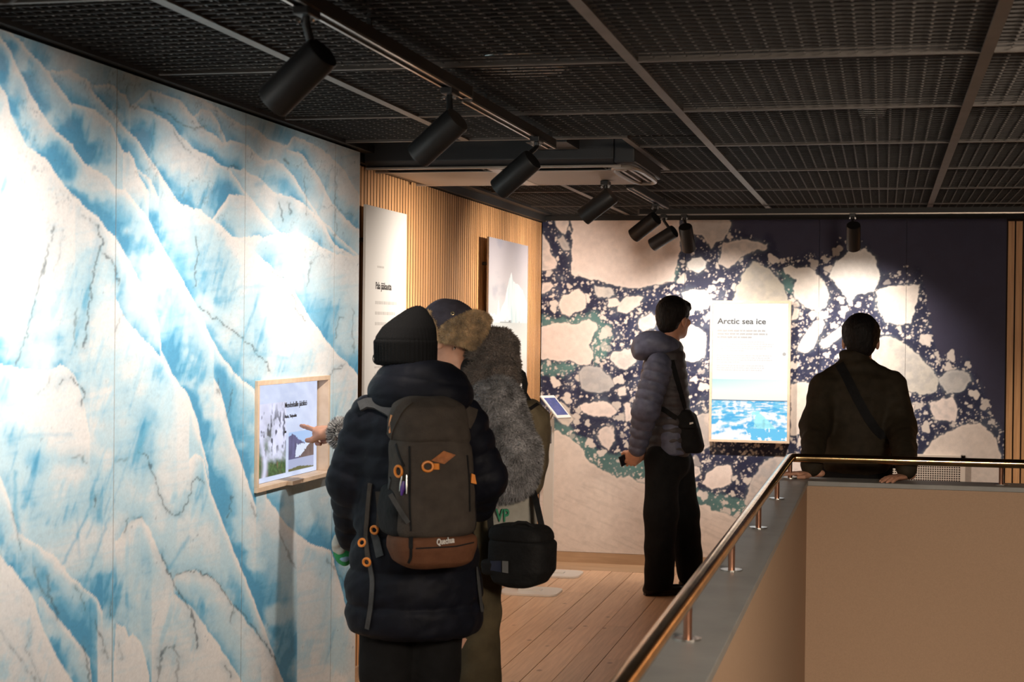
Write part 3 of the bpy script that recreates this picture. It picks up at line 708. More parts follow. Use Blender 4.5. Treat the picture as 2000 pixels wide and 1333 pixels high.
for (ya, yb) in [(1.6, 2.98), (2.98, 4.36), (4.36, 5.342), (5.342, 6.297), (6.297, 6.618)]:
    h = 2.297
    print_panel('mural_panel', (MX, ya + 0.0015, 0.03), (0, yb - ya - 0.003, 0), (0, 0, h), max(8, int((yb - ya) / (0.0052 if ya > 2.5 else 0.02))), 430 if ya > 2.5 else 120, glacier_colours, 0.055, MAT['print'], gm, hole=(5.456, 6.223, 0.979, 1.372))

# ================================================================== sea ice mural
SX0, SY0 = 1030, 400
SS = 1.25
hx, hy = np.meshgrid(np.arange(1030, 1990, 1 / SS, dtype=np.float32), np.arange(400, 1110, 1 / SS, dtype=np.float32))
nA = fbm(hx / 26, hy / 26, 101, 5); nB = fbm(hx / 7, hy / 7, 103, 4); nC = fbm(hx / 2.2, hy / 2.2, 107, 2)
sea = np.ones(hx.shape + (3,), np.float32) * np.array([0.022, 0.025, 0.060], np.float32)
sea = mixc(sea, (0.040, 0.048, 0.100), sstep(.35, .75, nA) * .8)
# density of brash ice; open dark water top right
def line_y(xs, ys): return np.interp(hx[0], xs, ys)[None, :].astype(np.float32)
open_top = sstep(-14, 14, line_y([1330, 1420, 1440, 1500, 1530, 1560, 1600, 1690, 1720, 1800, 1812, 1830, 1890, 1920, 1967], [410, 425, 452, 462, 505, 500, 490, 478, 520, 545, 600, 690, 700, 760, 860]) - hy + (nA - .5) * 60)
sea = mixc(sea, (0.050, 0.046, 0.082), open_top * .8)
dens = (1 - open_top) * (0.35 + 0.8 * sstep(.3, .65, nA))
TEAL = (0.115, 0.24, 0.225)
def polymask(pl, amp=5.0, soft=1.2, seed=0):
    xs = [p[0] for p in pl]; ys = [p[1] for p in pl]
    i0 = max(int((min(xs) - 14 - SX0) * SS), 0); i1 = int((max(xs) + 14 - SX0) * SS); j0 = max(int((min(ys) - 14 - SY0) * SS), 0); j1 = int((max(ys) + 14 - SY0) * SS)
    s = (slice(j0, j1), slice(i0, i1))
    X = hx[s] + (fbm(hx[s] / 10 + seed * 3.1, hy[s] / 10, 131 + seed, 4) - .5) * amp * 2; Y = hy[s] + (fbm(hx[s] / 10, hy[s] / 10 + seed * 1.7, 171 + seed, 4) - .5) * amp * 2
    ins = np.zeros(X.shape, bool); n = len(pl)
    for k in range(n):
        (x0, y0), (x1, y1) = pl[k], pl[(k + 1) % n]
        c = ((y0 > Y) != (y1 > Y)); ins ^= c & (X < (x1 - x0) * (Y - y0) / (y1 - y0 + 1e-9) + x0)
    d, _ = seg_dist(X, Y, pl + pl[:1])
    return s, np.where(ins, -d, d)
# teal shallow ice rims
for pl in [[(1057, 618), (1110, 622), (1160, 608), (1195, 640), (1190, 690), (1165, 715), (1150, 690), (1160, 640), (1120, 640), (1057, 650)],
           [(1057, 705), (1100, 708), (1130, 716), (1100, 735), (1057, 735)], [(1080, 822), (1110, 832), (1130, 850), (1150, 868), (1180, 885), (1215, 890), (1245, 890), (1275, 905), (1275, 945), (1240, 952), (1205, 945), (1150, 920), (1120, 880), (1080, 850)],
           [(1350, 955), (1380, 960), (1410, 968), (1440, 972), (1470, 990), (1470, 1030), (1430, 1012), (1380, 1000), (1350, 992)], [(1520, 530), (1550, 540), (1550, 575), (1535, 570)], [(1300, 520), (1318, 500), (1328, 535), (1318, 548)]]:
    s, d = polymask(pl, 9, seed=3); sea[s] = mixc(sea[s], TEAL, sstep(7, -7, d) * (0.55 + 0.45 * nA[s]))
inside = np.zeros(hx.shape, np.float32)
PINK = (0.76, 0.655, 0.605)
FLOES = [  # outline, colour, grey mottling
 ([(1116, 425), (1118, 475), (1114, 535), (1122, 541), (1130, 536), (1150, 544), (1170, 548), (1188, 555), (1205, 560), (1225, 562), (1248, 564), (1270, 557), (1295, 555), (1315, 550), (1322, 520), (1328, 490), (1332, 450), (1325, 425)], PINK, .05),
 ([(1050, 450), (1070, 470), (1075, 490), (1088, 515), (1085, 525), (1065, 530), (1050, 527)], PINK, .35), ([(1083, 425), (1112, 425), (1110, 452), (1101, 457), (1090, 450)], PINK, .3), ([(1090, 465), (1100, 462), (1110, 475), (1115, 487), (1105, 489), (1093, 478)], (0.5, 0.46, 0.44), .6),
 ([(1350, 505), (1370, 500), (1380, 510), (1378, 525), (1365, 534), (1348, 528), (1342, 515)], (0.8, 0.78, 0.75), .2), ([(1338, 425), (1426, 425), (1424, 455), (1410, 470), (1395, 478), (1390, 485), (1380, 475), (1372, 462), (1355, 460), (1345, 450)], (0.60, 0.54, 0.50), .35),
 ([(1412, 475), (1440, 468), (1480, 472), (1500, 478), (1495, 487), (1470, 492), (1450, 500), (1435, 515), (1420, 524), (1405, 515), (1408, 495)], (0.68, 0.60, 0.55), .4), ([(1470, 512), (1490, 520), (1510, 530), (1530, 560), (1542, 592), (1428, 592), (1440, 560), (1455, 530)], (0.52, 0.49, 0.43), .4),
 ([(1098, 580), (1110, 572), (1130, 566), (1142, 575), (1143, 600), (1130, 608), (1112, 618), (1095, 610), (1090, 595)], PINK, .1), ([(1210, 590), (1225, 580), (1240, 577), (1256, 583), (1250, 595), (1235, 605), (1222, 613), (1205, 607)], PINK, .15),
 ([(1160, 555), (1175, 560), (1195, 565), (1200, 575), (1190, 583), (1170, 580), (1160, 570)], (0.6, 0.56, 0.52), .5), ([(1186, 585), (1205, 582), (1212, 592), (1200, 600), (1188, 597)], PINK, .1), ([(1060, 555), (1075, 550), (1080, 562), (1068, 572), (1057, 575), (1057, 560)], PINK, .3),
 ([(1050, 642), (1075, 633), (1105, 630), (1125, 633), (1150, 625), (1168, 632), (1170, 640), (1158, 660), (1150, 675), (1160, 690), (1155, 710), (1140, 715), (1110, 705), (1085, 705), (1050, 700)], PINK, .08),
 ([(1195, 690), (1215, 685), (1235, 682), (1248, 690), (1240, 710), (1220, 722), (1200, 715), (1190, 700)], (0.7, 0.64, 0.6), .4), ([(1330, 572), (1355, 565), (1380, 568), (1390, 585), (1385, 600), (1365, 608), (1350, 605), (1338, 595)], (0.82, 0.78, 0.74), .1),
 ([(1250, 620), (1275, 612), (1285, 625), (1280, 640), (1255, 648), (1245, 640)], PINK, .3), ([(1325, 632), (1345, 635), (1360, 640), (1378, 653), (1380, 680), (1376, 700), (1360, 708), (1340, 705), (1318, 700), (1318, 660)], (0.8, 0.73, 0.68), .08),
 ([(1130, 725), (1150, 713), (1170, 718), (1190, 735), (1200, 752), (1190, 765), (1160, 768), (1135, 758)], (0.46, 0.44, 0.43), .6), ([(1132, 793), (1150, 785), (1172, 783), (1195, 792), (1205, 803), (1195, 814), (1170, 815), (1140, 808)], PINK, .12), ([(1165, 850), (1180, 835), (1195, 830), (1200, 860), (1190, 880), (1175, 870)], PINK, .2),
 ([(1075, 790), (1095, 783), (1112, 800), (1120, 820), (1110, 835), (1095, 825), (1080, 810)], (0.62, 0.56, 0.50), .3), ([(1220, 790), (1232, 786), (1235, 820), (1222, 825)], PINK, .3), ([(1205, 760), (1222, 755), (1225, 770), (1212, 776)], PINK, .2),
 ([(1040, 838), (1075, 838), (1085, 842), (1105, 850), (1125, 865), (1140, 880), (1150, 900), (1170, 915), (1190, 925), (1205, 935), (1230, 930), (1245, 940), (1262, 948), (1290, 955), (1320, 970), (1350, 985), (1380, 985), (1390, 1000), (1410, 1000), (1430, 1010), (1450, 1015), (1480, 1035), (1530, 1045), (1600, 1060), (1700, 1060), (1990, 1050), (1990, 1120), (1040, 1120)], (0.70, 0.61, 0.55), .03),
 ([(1370, 945), (1380, 925), (1400, 910), (1425, 910), (1430, 925), (1428, 945), (1410, 955), (1390, 955)], PINK, .15), ([(1355, 815), (1385, 805), (1392, 870), (1370, 882), (1350, 868)], (0.58, 0.52, 0.48), .5),
 ([(1455, 985), (1465, 945), (1490, 905), (1515, 890), (1538, 892), (1545, 930), (1520, 975), (1490, 1000)], (0.56, 0.49, 0.45), .55), ([(1350, 910), (1365, 912), (1370, 925), (1358, 935), (1346, 925)], PINK, .5),
 ([(1635, 510), (1660, 492), (1690, 487), (1707, 500), (1720, 540), (1705, 570), (1675, 575), (1660, 592), (1642, 570), (1620, 540)], (0.86, 0.83, 0.80), .06), ([(1530, 522), (1545, 517), (1557, 525), (1582, 522), (1600, 540), (1615, 560), (1621, 580), (1612, 600), (1597, 610), (1570, 600), (1552, 580), (1549, 560), (1555, 545), (1535, 535)], (0.84, 0.78, 0.72), .08),
 ([(1712, 570), (1720, 562), (1750, 559), (1797, 556), (1792, 580), (1785, 607), (1780, 632), (1760, 635), (1730, 630), (1717, 607), (1712, 585)], (0.82, 0.75, 0.69), .12), ([(1690, 685), (1712, 660), (1730, 655), (1750, 662), (1775, 678), (1795, 695), (1815, 715), (1832, 740), (1828, 765), (1800, 772), (1770, 765), (1740, 740), (1700, 720)], (0.56, 0.53, 0.48), .5),
 ([(1555, 685), (1570, 655), (1590, 630), (1605, 622), (1612, 635), (1600, 660), (1590, 680), (1570, 690)], PINK, .1), ([(1598, 668), (1620, 652), (1640, 640), (1652, 648), (1635, 668), (1608, 680)], PINK, .5), ([(1545, 750), (1575, 745), (1590, 755), (1590, 800), (1575, 850), (1545, 852)], (0.70, 0.62, 0.56), .05),
 ([(1765, 784), (1785, 791), (1786, 805), (1773, 831), (1760, 830)], PINK, .15), ([(1813, 790), (1842, 780), (1860, 775), (1872, 800), (1865, 825), (1828, 822), (1822, 808)], PINK, .35), ([(1832, 742), (1850, 725), (1885, 722), (1897, 742), (1880, 765), (1850, 770)], (0.52, 0.5, 0.48), .5),
 ([(1795, 960), (1805, 885), (1820, 862), (1845, 848), (1880, 832), (1912, 826), (1942, 850), (1957, 890), (1957, 960)], (0.70, 0.61, 0.55), .1), ([(1640, 600), (1655, 596), (1660, 606), (1648, 612)], PINK, .1), ([(1548, 600), (1560, 605), (1556, 625), (1546, 628)], PINK, .3), ([(1548, 900), (1580, 905), (1590, 925), (1560, 940), (1545, 930)], PINK, .3),
]
for k, (pl, c, g) in enumerate(FLOES):
    s, d = polymask(pl, 4.5, seed=k)
    sea[s] = mixc(sea[s], (0.20, 0.24, 0.25), np.exp(-(np.maximum(d, 0) / 4.0) ** 2) * .5 * nA[s])
    a = sstep(1.0, -1.0, d)
    mott = g * sstep(.35, .65, fbm(hx[s] / 12, hy[s] / 12, 300 + k, 4))
    c_ = np.ones(d.shape + (3,), np.float32) * np.array(c, np.float32)
    c_ = mixc(c_, (0.33, 0.33, 0.35), mott * .9)
    c_ *= (0.90 + 0.2 * nB[s])[..., None]
    edge = np.exp(-((d + 2.5) / 2.0) ** 2); c_ = mixc(c_, tuple(min(1, v * 1.12) for v in c), edge * .6)
    sea[s] = sea[s] * (1 - a[..., None]) + c_ * a[..., None]
    inside[s] = np.maximum(inside[s], sstep(2.5, -1.0, d))
# wind ripples on the big bottom floe
rip = sstep(.55, .75, fbm((hx + 2.2 * hy) / 60, (hy - .45 * hx) / 5, 401, 3)) * (inside > .5) * sstep(900, 960, hy)
sea *= (1 - 0.10 * rip)[..., None]
# brash ice: thousands of small pieces, then dust
NB = 15000
bx = rng.uniform(1050, 1972, NB); by = rng.uniform(425, 1060, NB); br = 0.8 + 0.95 * rng.pareto(1.75, NB); br = np.minimum(br, 9.5); pr = rng.random(NB); ph = rng.uniform(0, 6.28, (NB, 3)); sh = rng.uniform(.8, 1.08, NB); ec = np.where(rng.random(NB) < .85, 1.0, .5)
for k in np.argsort(br):
    i = int((bx[k] - SX0) * SS); j = int((by[k] - SY0) * SS); R = int(br[k] * 1.6 * SS + 3)
    if not (0 < j < dens.shape[0] and 0 < i < dens.shape[1]): continue
    if pr[k] > dens[j, i] * (1.1 if br[k] < 3 else .55) or inside[j, i] > .2: continue
    s = (slice(max(j - R, 0), j + R), slice(max(i - R, 0), i + R))
    X = hx[s] - bx[k]; Y = hy[s] - by[k]; th = np.arctan2(Y, X)
    rr = br[k] * (1 + .22 * np.sin(2 * th + ph[k, 0]) + .16 * np.sin(3 * th + ph[k, 1]) + .10 * np.sin(5 * th + ph[k, 2]))
    a = sstep(.75, -.75, np.hypot(X, Y) - rr) * (1 - inside[s]) * ec[k]
    sea[s] = mixc(sea[s], tuple(v * sh[k] for v in (0.72, 0.65, 0.60)), a)
dust = sstep(.66, .80, nC * .6 + nB * .4) * np.clip(dens, 0, 1) * (1 - inside)
sea = mixc(sea, (0.42, 0.40, 0.42), dust * .55)
haze = sstep(.5, .8, fbm(hx / 30, hy / 30, 411, 4)) * (1 - inside) * np.clip(dens, 0, 1)
sea = mixc(sea, (0.20, 0.24, 0.27), haze * .22)
def sea_colours(P):
    px, py = proj(P)
    return sample(sea, (px - SX0) * SS, (py - SY0) * SS)
sm = thing('sea_ice_mural', (-0.75, YB, 0.07), 'wall-sized aerial photo mural of drifting sea ice on dark water', 'mural')
for (xa, xb) in [(WX + 0.004, -1.287), (-1.287, -0.412), (-0.412, 0.140), (0.140, 0.757)]:
    print_panel('mural_panel', (xa + 0.001, YB - 0.012, 0.072), (xb - xa - 0.002, 0, 0), (0, 0, 2.236), int((xb - xa) / 0.0042), 520, sea_colours, 0.03, MAT['print'], sm)

# ventilation grille low on the back wall
vg = thing('vent_grille', (0.35, YB - 0.02, 0.4), 'white framed ventilation grille low on the sea ice mural', 'vent')
gx0, gx1, gz0, gz1 = 0.02, 0.52, 0.28, 0.795
fr = MB()
for lo, hi in [((gx0, 0, gz0), (gx1, 0, gz0 + .03)), ((gx0, 0, gz1 - .03), (gx1, 0, gz1)), ((gx0, 0, gz0), (gx0 + .03, 0, gz1)), ((gx1 - .03, 0, gz0), (gx1, 0, gz1))]:
    fr.box((lo[0], YB - 0.05, lo[2]), (hi[0], YB - 0.012, hi[2]))
MAT['vent'] = mat('vent_cream', (0.66, 0.58, 0.50), 0.5)
fr.build('frame', MAT['vent'], vg, bevel=0.002)
MB().box((gx0 + .03, YB - 0.02, gz0 + .03), (gx1 - .03, YB - 0.013, gz1 - .03)).build('backing', MAT['slatback'], vg)
grd = MB(); n = 30
for k in range(1, 30):
    xx = gx0 + .03 + (gx1 - gx0 - .06) * k / 30; grd.box((xx - .0024, YB - 0.034, gz0 + .03), (xx + .0024, YB - 0.029, gz1 - .03))
for k in range(1, 32):
    zz = gz0 + .03 + (gz1 - gz0 - .06) * k / 32; grd.box((gx0 + .03, YB - 0.036, zz - .0024), (gx1 - .03, YB - 0.032, zz + .0024))
grd.build('grid', MAT['vent'], vg)['kind'] = 'stuff'

# ================================================================== framed displays and text panels
def frame_yz(mb, X0, X1, ya, yb, za, zb, w):      # frame on the left wall
    mb.box((X0, ya, za), (X1, yb, za + w)).box((X0, ya, zb - w), (X1, yb, zb)).box((X0, ya, za + w), (X1, ya + w, zb - w)).box((X0, yb - w, za + w), (X1, yb, zb - w))
def dashes(x0, y0, width, rows, dy, h, ragged, seed, put):
    r = random.Random(seed)
    for k in range(rows):
        w = width * (r.uniform(.82, 1.0) if k < rows - 1 else ragged); x = 0
        while x < w - h:
            l = min(r.uniform(1.5, 5.5) * h, w - x); put(x0 + x, y0 - k * dy, l); x += l + h * .7
# sea ice display on the back wall
sd = thing('wall_display', (-0.85, YB, 0.84), 'bright upright wall display headed Arctic sea ice in thin wooden frame', 'display')
dx0, dx1, dz0, dz1 = -1.112, -0.588, 0.842, 1.772; DY = YB - 0.05
f = MB(); w = 0.016
f.box((dx0, DY - .012, dz0), (dx1, YB - .012, dz0 + w)).box((dx0, DY - .012, dz1 - w), (dx1, YB - .012, dz1)).box((dx0, DY - .012, dz0 + w), (dx0 + w, YB - .012, dz1 - w)).box((dx1 - w, DY - .012, dz0 + w), (dx1, YB - .012, dz1 - w))
f.build('frame', MAT['frame'], sd, bevel=0.001)
def disp_cols(P):
    u = (P[:, 0] - dx0) / (dx1 - dx0); v = (P[:, 2] - dz0) / (dz1 - dz0)
    c = np.ones((len(P), 3), np.float32) * np.array([1.0, 1.0, 0.98], np.float32)
    ph = v < 0.445
    sky = np.stack([np.interp(v, [.29, .36, .445], [1.0, .98, .60]), np.interp(v, [.29, .36, .445], [.95, 1.0, .92]), np.interp(v, [.29, .36, .445], [.88, .96, .90])], 1)
    sky += (u[:, None] * np.array([.35, .06, .06])) * sstep(.34, .44, v)[:, None]
    c = np.where(ph[:, None], sky, c)
    pers = np.maximum(0.30 - v, 0.004)
    n1 = fbm((u - .5) * 2.6 / (pers * 1.6 + .12) + 40, 3.2 / (pers * 1.2 + .12), 501, 5); n2 = fbm(u * 22, v * 34, 503, 4)
    k = sstep(.40, .56, n1 * .55 + n2 * .45 + .16 * sstep(.14, .02, v) * sstep(.75, .35, u) - .05 * (v > .2))
    ice = np.array([.09, .50, .87])[None] * (1 - k[:, None]) + np.array([.97, 1.0, 1.0])[None] * k[:, None]
    mid = sstep(.36, .5, n1) * (1 - k); ice = ice * (1 - .6 * mid[:, None]) + np.array([.30, .78, .95]) * .6 * mid[:, None]
    berg = (np.abs(u - .66 + (v - .15) * .8 + (n2 - .5) * .15) < .155 - (v - .09) * 1.05 + (n2 - .5) * .1) & (v > .09 + (n2 - .5) * .08) & (v < .225)
    ice = np.where(berg[:, None], np.array([.38, .86, .95]) * (.45 + .7 * n2[:, None] + .5 * n1[:, None]), ice)
    low = (v < .10) & (u > .55 - v) & (n2 < .62); ice = np.where(low[:, None], np.array([.15, .60, .92]), ice)
    c = np.where((v < .296)[:, None], ice, c)
    hor = np.abs(v - .297) < .003; c = np.where(hor[:, None], np.array([.10, .20, .30]), c)
    return np.clip(c, 0, 1.3)
print_panel('screen', (dx0 + w, DY, dz0 + w), (dx1 - dx0 - 2 * w, 0, 0), (0, 0, dz1 - dz0 - 2 * w), 160, 300, disp_cols, 0.02, MAT['display'], sd)
DT = DY - 0.0012
text('Arctic sea ice', 0.052, MAT['ink'], (-1.064, DT, 1.62), (1, 0, 0), (0, 0, 1), sd, 'title', maxw=0.315, bold=.016)
MAT['inkpale'] = mat('screen_text', (0.20, 0.20, 0.20), 0.6, emit=0.18, ecol=(1, 1, 1))
MAT['inkpale2'] = mat('screen_text_faint', (0.24, 0.24, 0.24), 0.6, emit=0.36, ecol=(1, 1, 1))
tx = MB(); put = lambda x, z, l: tx.box((x, DT - .0004, z - .005), (x + l, DT + .0008, z + .005)); dashes(-1.064, 1.575, .36, 3, .0215, .0085, .62, 3, put); tx.build('intro_text', MAT['inkpale'], sd)['kind'] = 'stuff'
tx = MB(); put = lambda x, z, l: tx.box((x, DT - .0004, z - .003), (x + l, DT + .0008, z + .003))
for z, rws, rg in ((1.502, 5, .5), (1.412, 4, .4), (1.345, 3, .8)): dashes(-1.066, z, .37, rws, .0145, .005, rg, int(z * 1000), put)
dashes(-1.045, 1.708, .10, 1, .02, .004, 1.0, 9, put)
tx.build('body_text', MAT['inkpale2'], sd)['kind'] = 'stuff'
MB().tube([(-0.628, DT - .0004, 1.425), (-0.628, DT + .001, 1.425)], .011, 16).build('button', MAT['inkpale'], sd)
# touch screen in the glacier mural
ts = thing('touch_screen', (MX, 5.84, 0.97), 'wood-framed touch screen about a glacier on the blue ice mural', 'touch screen')
ya, yb, za, zb = 5.45, 6.229, 0.973, 1.378; w = 0.018
f = MB(); frame_yz(f, MX - 0.046, MX + 0.012, ya, yb, za, zb, w); f.build('frame', MAT['frame'], ts, bevel=0.0012)
MB().box((MX + 0.012, ya + .30, za + .001), (MX + 0.034, yb - .03, za + .017)).build('ledge', MAT['frame'], ts, bevel=0.001)
SXp = MX - 0.034
MB().box((MX - 0.046, ya + w, za + w), (SXp - 0.004, yb - w, zb - w)).build('bezel', MAT['glass'], ts)
def touch_cols(P):
    u = (P[:, 1] - ya - w - .03) / (yb - ya - 2 * w - .035); v = (P[:, 2] - za - w) / (zb - za - 2 * w)
    c = np.ones((len(P), 3), np.float32) * np.array([.62, .70, .92], np.float32)
    n = fbm(u * 9 + v * 3, v * 8, 601, 4); n2 = fbm(u * 34, v * 12, 603, 3); n3 = fbm(u * 60 + v * 20, v * 50, 607, 2)
    c += ((n - .5) * .25)[:, None]
    lf = (u < .50) & (v > .055)
    wl = np.array([.72, .74, .95]) * (.75 + .5 * n[:, None]); k = sstep(.56, .66, n2) * sstep(.9, .55, v) * sstep(.2, .4, v)
    wl = wl * (1 - k[:, None]) + np.array([.10, .11, .16]) * k[:, None]
    fall = np.exp(-((u - .17 - .03 * np.sin(v * 9)) / .035) ** 2) * (v < .62)
    gmask = sstep(.60, .25, v + (n - .5) * .5 + u * .35) * (1 - fall)
    gr = np.array([.045, .10, .03]) * (.4 + 1.6 * n3[:, None]) + np.array([.12, .02, .03]) * sstep(.6, .8, n2)[:, None]
    wl = wl * (1 - gmask[:, None]) + gr * gmask[:, None]
    c = np.where((lf & (v < .80))[:, None], wl, c)
    rt_ = (u > .545) & (u < .94) & (v > .055) & (v < .47); q = (u - .545) / .395 + (n2 - .5) * .12; r = (v - .055) / .415 + (n3 - .5) * .08 * (v > .2)
    mt = np.ones((len(P), 3)) * np.array([.40, .58, .90]); pk = .95 - np.abs(q - .12) * .55; pk2 = .80 - np.abs(q - .95) * .9
    mt = np.where((r < pk)[:, None], np.array([.10, .10, .22]) * (.6 + .9 * n2[:, None]), mt); mt = np.where((r < pk2)[:, None], np.array([.13, .09, .09]) * (.6 + .9 * n2[:, None]), mt)
    ice = (np.abs(q - .55 + (.62 - r) * .8) < .10 + (r - .35) * .55) & (r > .34) & (r < .66); mt = np.where(ice[:, None], np.array([.70, .78, .95]), mt)
    mt = np.where((r < .30)[:, None], np.array([.40, .45, .66]), mt); mt = np.where(((r < .10 - np.abs(q - .4) * .12))[:, None], np.array([.12, .13, .05]), mt)
    c = np.where(rt_[:, None], mt, c)
    return np.clip(c, 0, 1.3)
print_panel('screen', (SXp, ya + w + .002, za + w + .002), (0, yb - ya - 2 * w - 0.014, 0), (0, 0, zb - za - 2 * w - .004), 200, 150, touch_cols, 0.004, MAT['display'], ts)
text('Mendenhallin jäätikkö', 0.030, MAT['ink'], (SXp + .001, 5.835, 1.262), (0, 1, 0), (0, 0, 1), ts, 'title', maxw=0.245)
text('Alaska, Yhdysvallat', 0.018, MAT['ink'], (SXp + .001, 5.835, 1.222), (0, 1, 0), (0, 0, 1), ts, 'subtitle', maxw=0.13)
text('ALUE', 0.012, MAT['ink'], (SXp + .001, 5.835, 1.165), (0, 1, 0), (0, 0, 1), ts, 'caption', maxw=0.02)
# two text panels on the slatted wall
def info_panel(y0, y1, z0, z1, label):
    X = WX + 0.062
    t = thing('info_panel', (X, (y0 + y1) / 2, z0), label, 'info panel', 'white text panels on the slatted wall')
    for yy in (y0 + .08, y1 - .08):
        for zz in (z0 + .15, z1 - .15): MB().tube([(WX + .0035, yy, zz), (X - .004, yy, zz)], .01, 8).build('standoff', MAT['black'], t)
    return t, X
t, X = info_panel(6.70, 7.315, 0.85, 2.11, 'tall white text panel headed Pala jääkautta next to the glacier mural')
MB().box((X - .012, 6.70, .85), (X, 7.315, 2.11)).build('board', MAT['paper'], t, bevel=0.001)
text('Pala jääkautta', 0.046, MAT['ink'], (X + .0008, 6.845, 1.745), (0, 1, 0), (0, 0, 1), t, 'title', maxw=0.235)
tx = MB(); put = lambda y, z, l: tx.box((X - .0002, y, z - .007), (X + .0008, y + l, z + .007)); dashes(6.845, 1.685, .36, 3, .047, .012, .45, 5, put); tx.build('intro_text', MAT['inkgrey'], t)['kind'] = 'stuff'
tx = MB(); put = lambda y, z, l: tx.box((X - .0002, y, z - .0045), (X + .0008, y + l, z + .0045))
for yy in (6.845, 7.08): dashes(yy, 1.49, .19, 18, .031, .009, .5, int(yy * 100), put)
dashes(6.87, 1.845, .10, 1, .03, .006, 1, 2, put)
tx.build('body_text', MAT['inkgrey'], t)['kind'] = 'stuff'
t, X = info_panel(8.95, 9.985, 0.85, 2.098, 'white panel with iceberg photograph on the slatted wall')
def berg_cols(P):
    u = (P[:, 1] - 8.95) / 1.035; v = (P[:, 2] - 1.60) / .498
    n = fbm(u * 4, v * 5, 701, 4); n2 = fbm(u * 22, v * 7, 703, 4)
    top = np.array([.33, .31, .345]); bot = np.array([.47, .455, .46]); k = np.clip(v, 0, 1)[:, None]
    c = bot * (1 - k) + top * k; c = c * (1 - (.42 * sstep(.5, .75, n) * sstep(1.0, .1, u))[:, None]) + np.array([.17, .20, .26]) * (.42 * sstep(.5, .75, n) * sstep(1.0, .1, u))[:, None]
    peak = np.interp(u, [0, .05, .1, .2, .24, .27, .4, .5, .56, .62, .72, .82, .9, 1.0], [.08, .14, .1, .12, .3, .14, .3, .55, .62, .52, .5, .44, .36, .28]) + (n2 - .5) * .08
    b = (v < peak) & (v > .02); ic = np.array([.54, .59, .61]) * (.9 + .2 * n2[:, None]); bl = sstep(.5, .75, fbm(u * 40, v * 3, 709, 3)) * sstep(.2, .6, u)
    ic = ic * (1 - .6 * bl[:, None]) + np.array([.26, .45, .52]) * .6 * bl[:, None]
    c = np.where(b[:, None], ic, c); dk = (np.abs(v - .02 + (u - .3) * .02) < .008 + .02 * (n2 > .62)) & (u > .28); c = np.where(dk[:, None], np.array([.16, .18, .2]), c)
    wat = v <= .02; wc = np.array([.42, .455, .46]) * (1 - np.clip((.02 - v) * 3, 0, 1))[:, None] + np.array([.63, .625, .60]) * np.clip((.02 - v) * 3, 0, 1)[:, None]
    return np.where(wat[:, None], wc, c)
print_panel('board', (X, 8.95, .85), (0, 1.035, 0), (0, 0, 1.248), 200, 260, berg_cols, 0.012, MAT['print'], t)
for y, s_, wd in ((9.10, 'Jäävuoret', .155), (9.53, 'Isberg', .14)):
    text(s_, 0.040, MAT['ink'], (X + .0008, y, 1.335), (0, 1, 0), (0, 0, 1), t, 'title', maxw=wd)
tx = MB(); put = lambda y, z, l: tx.box((X - .0002, y, z - .0055), (X + .0008, y + l, z + .0055))
for yy in (9.07, 9.53): dashes(yy, 1.27, .36, 3, .045, .012, .4, int(yy * 100), put); dashes(yy, 1.43, .09, 1, .04, .008, 1, int(yy * 77), put)
for yy in (9.07, 9.27, 9.53, 9.74): dashes(yy, 1.09, .16, 7, .03, .009, .5, int(yy * 50), put)
tx.build('body_text', MAT['inkgrey'], t)['kind'] = 'stuff'

# ================================================================== tablet stands
MAT['stand'] = mat('stand_white', (0.70, 0.66, 0.61), 0.35)
MAT['tablet'] = mat('tablet_screen', (0.02, 0.02, 0.06), 0.15, var=0.7, scale=30, emit=0.35, ecol=(0.16, 0.22, 0.62))
def tablet_stand(cx, cy, label):
    t = thing('tablet_stand', (cx, cy, 0), label, 'tablet stand', 'white tablet stands by the slatted wall')
    hw, hd, r = .175, .145, .07; out = []
    for (sx, sy, a0) in ((1, 1, 0), (-1, 1, 90), (-1, -1, 180), (1, -1, 270)):
        for k in range(6):
            a = math.radians(a0 + 90 * k / 5); out.append((cx + sx * (hw - r) + r * math.cos(a), cy + sy * (hd - r) + r * math.sin(a), 0.001))
    MB().prism(out, (0, 0, .011)).build('base', MAT['stand'], t)
    px_ = cx - 0.045
    MB().box((px_ - .033, cy - .008, .012), (px_ + .033, cy + .008, 1.0)).build('pole', MAT['stand'], t, bevel=0.002)
    MB().box((px_ - .03, cy - .03, .012), (px_ + .11, cy + .03, .02)).build('foot_plate', MAT['stand'], t)
    n = Vector((0.55, -0.35, 0.76)).normalized(); up = Vector((-0.62, 0.40, 0.68)); up = (up - n * up.dot(n)).normalized(); sd_ = up.cross(n)
    c = Vector((px_ + .045, cy - .02, 1.075))
    def slab(w, h, t0, t1): return MB().prism([c + sd_ * a * w + up * b * h + n * t0 for a, b in ((-1, -1), (1, -1), (1, 1), (-1, 1))], n * (t1 - t0))
    q = slab(.064, .105, -.006, .006).build('tablet', MAT['white'], t, bevel=0.004)
    slab(.050, .080, .006, .0068).build('tablet_screen', MAT['tablet'], q)
    MB().tube([(px_, cy, .99), c - n * .004], .012, 10).build('bracket', MAT['chrome'], t)
    return t
tablet_stand(-2.03, 9.40, 'white tablet stand with floor plate just behind the black camera bag')
tablet_stand(-2.035, 10.12, 'white tablet stand nearest the far corner, its lit tablet showing')

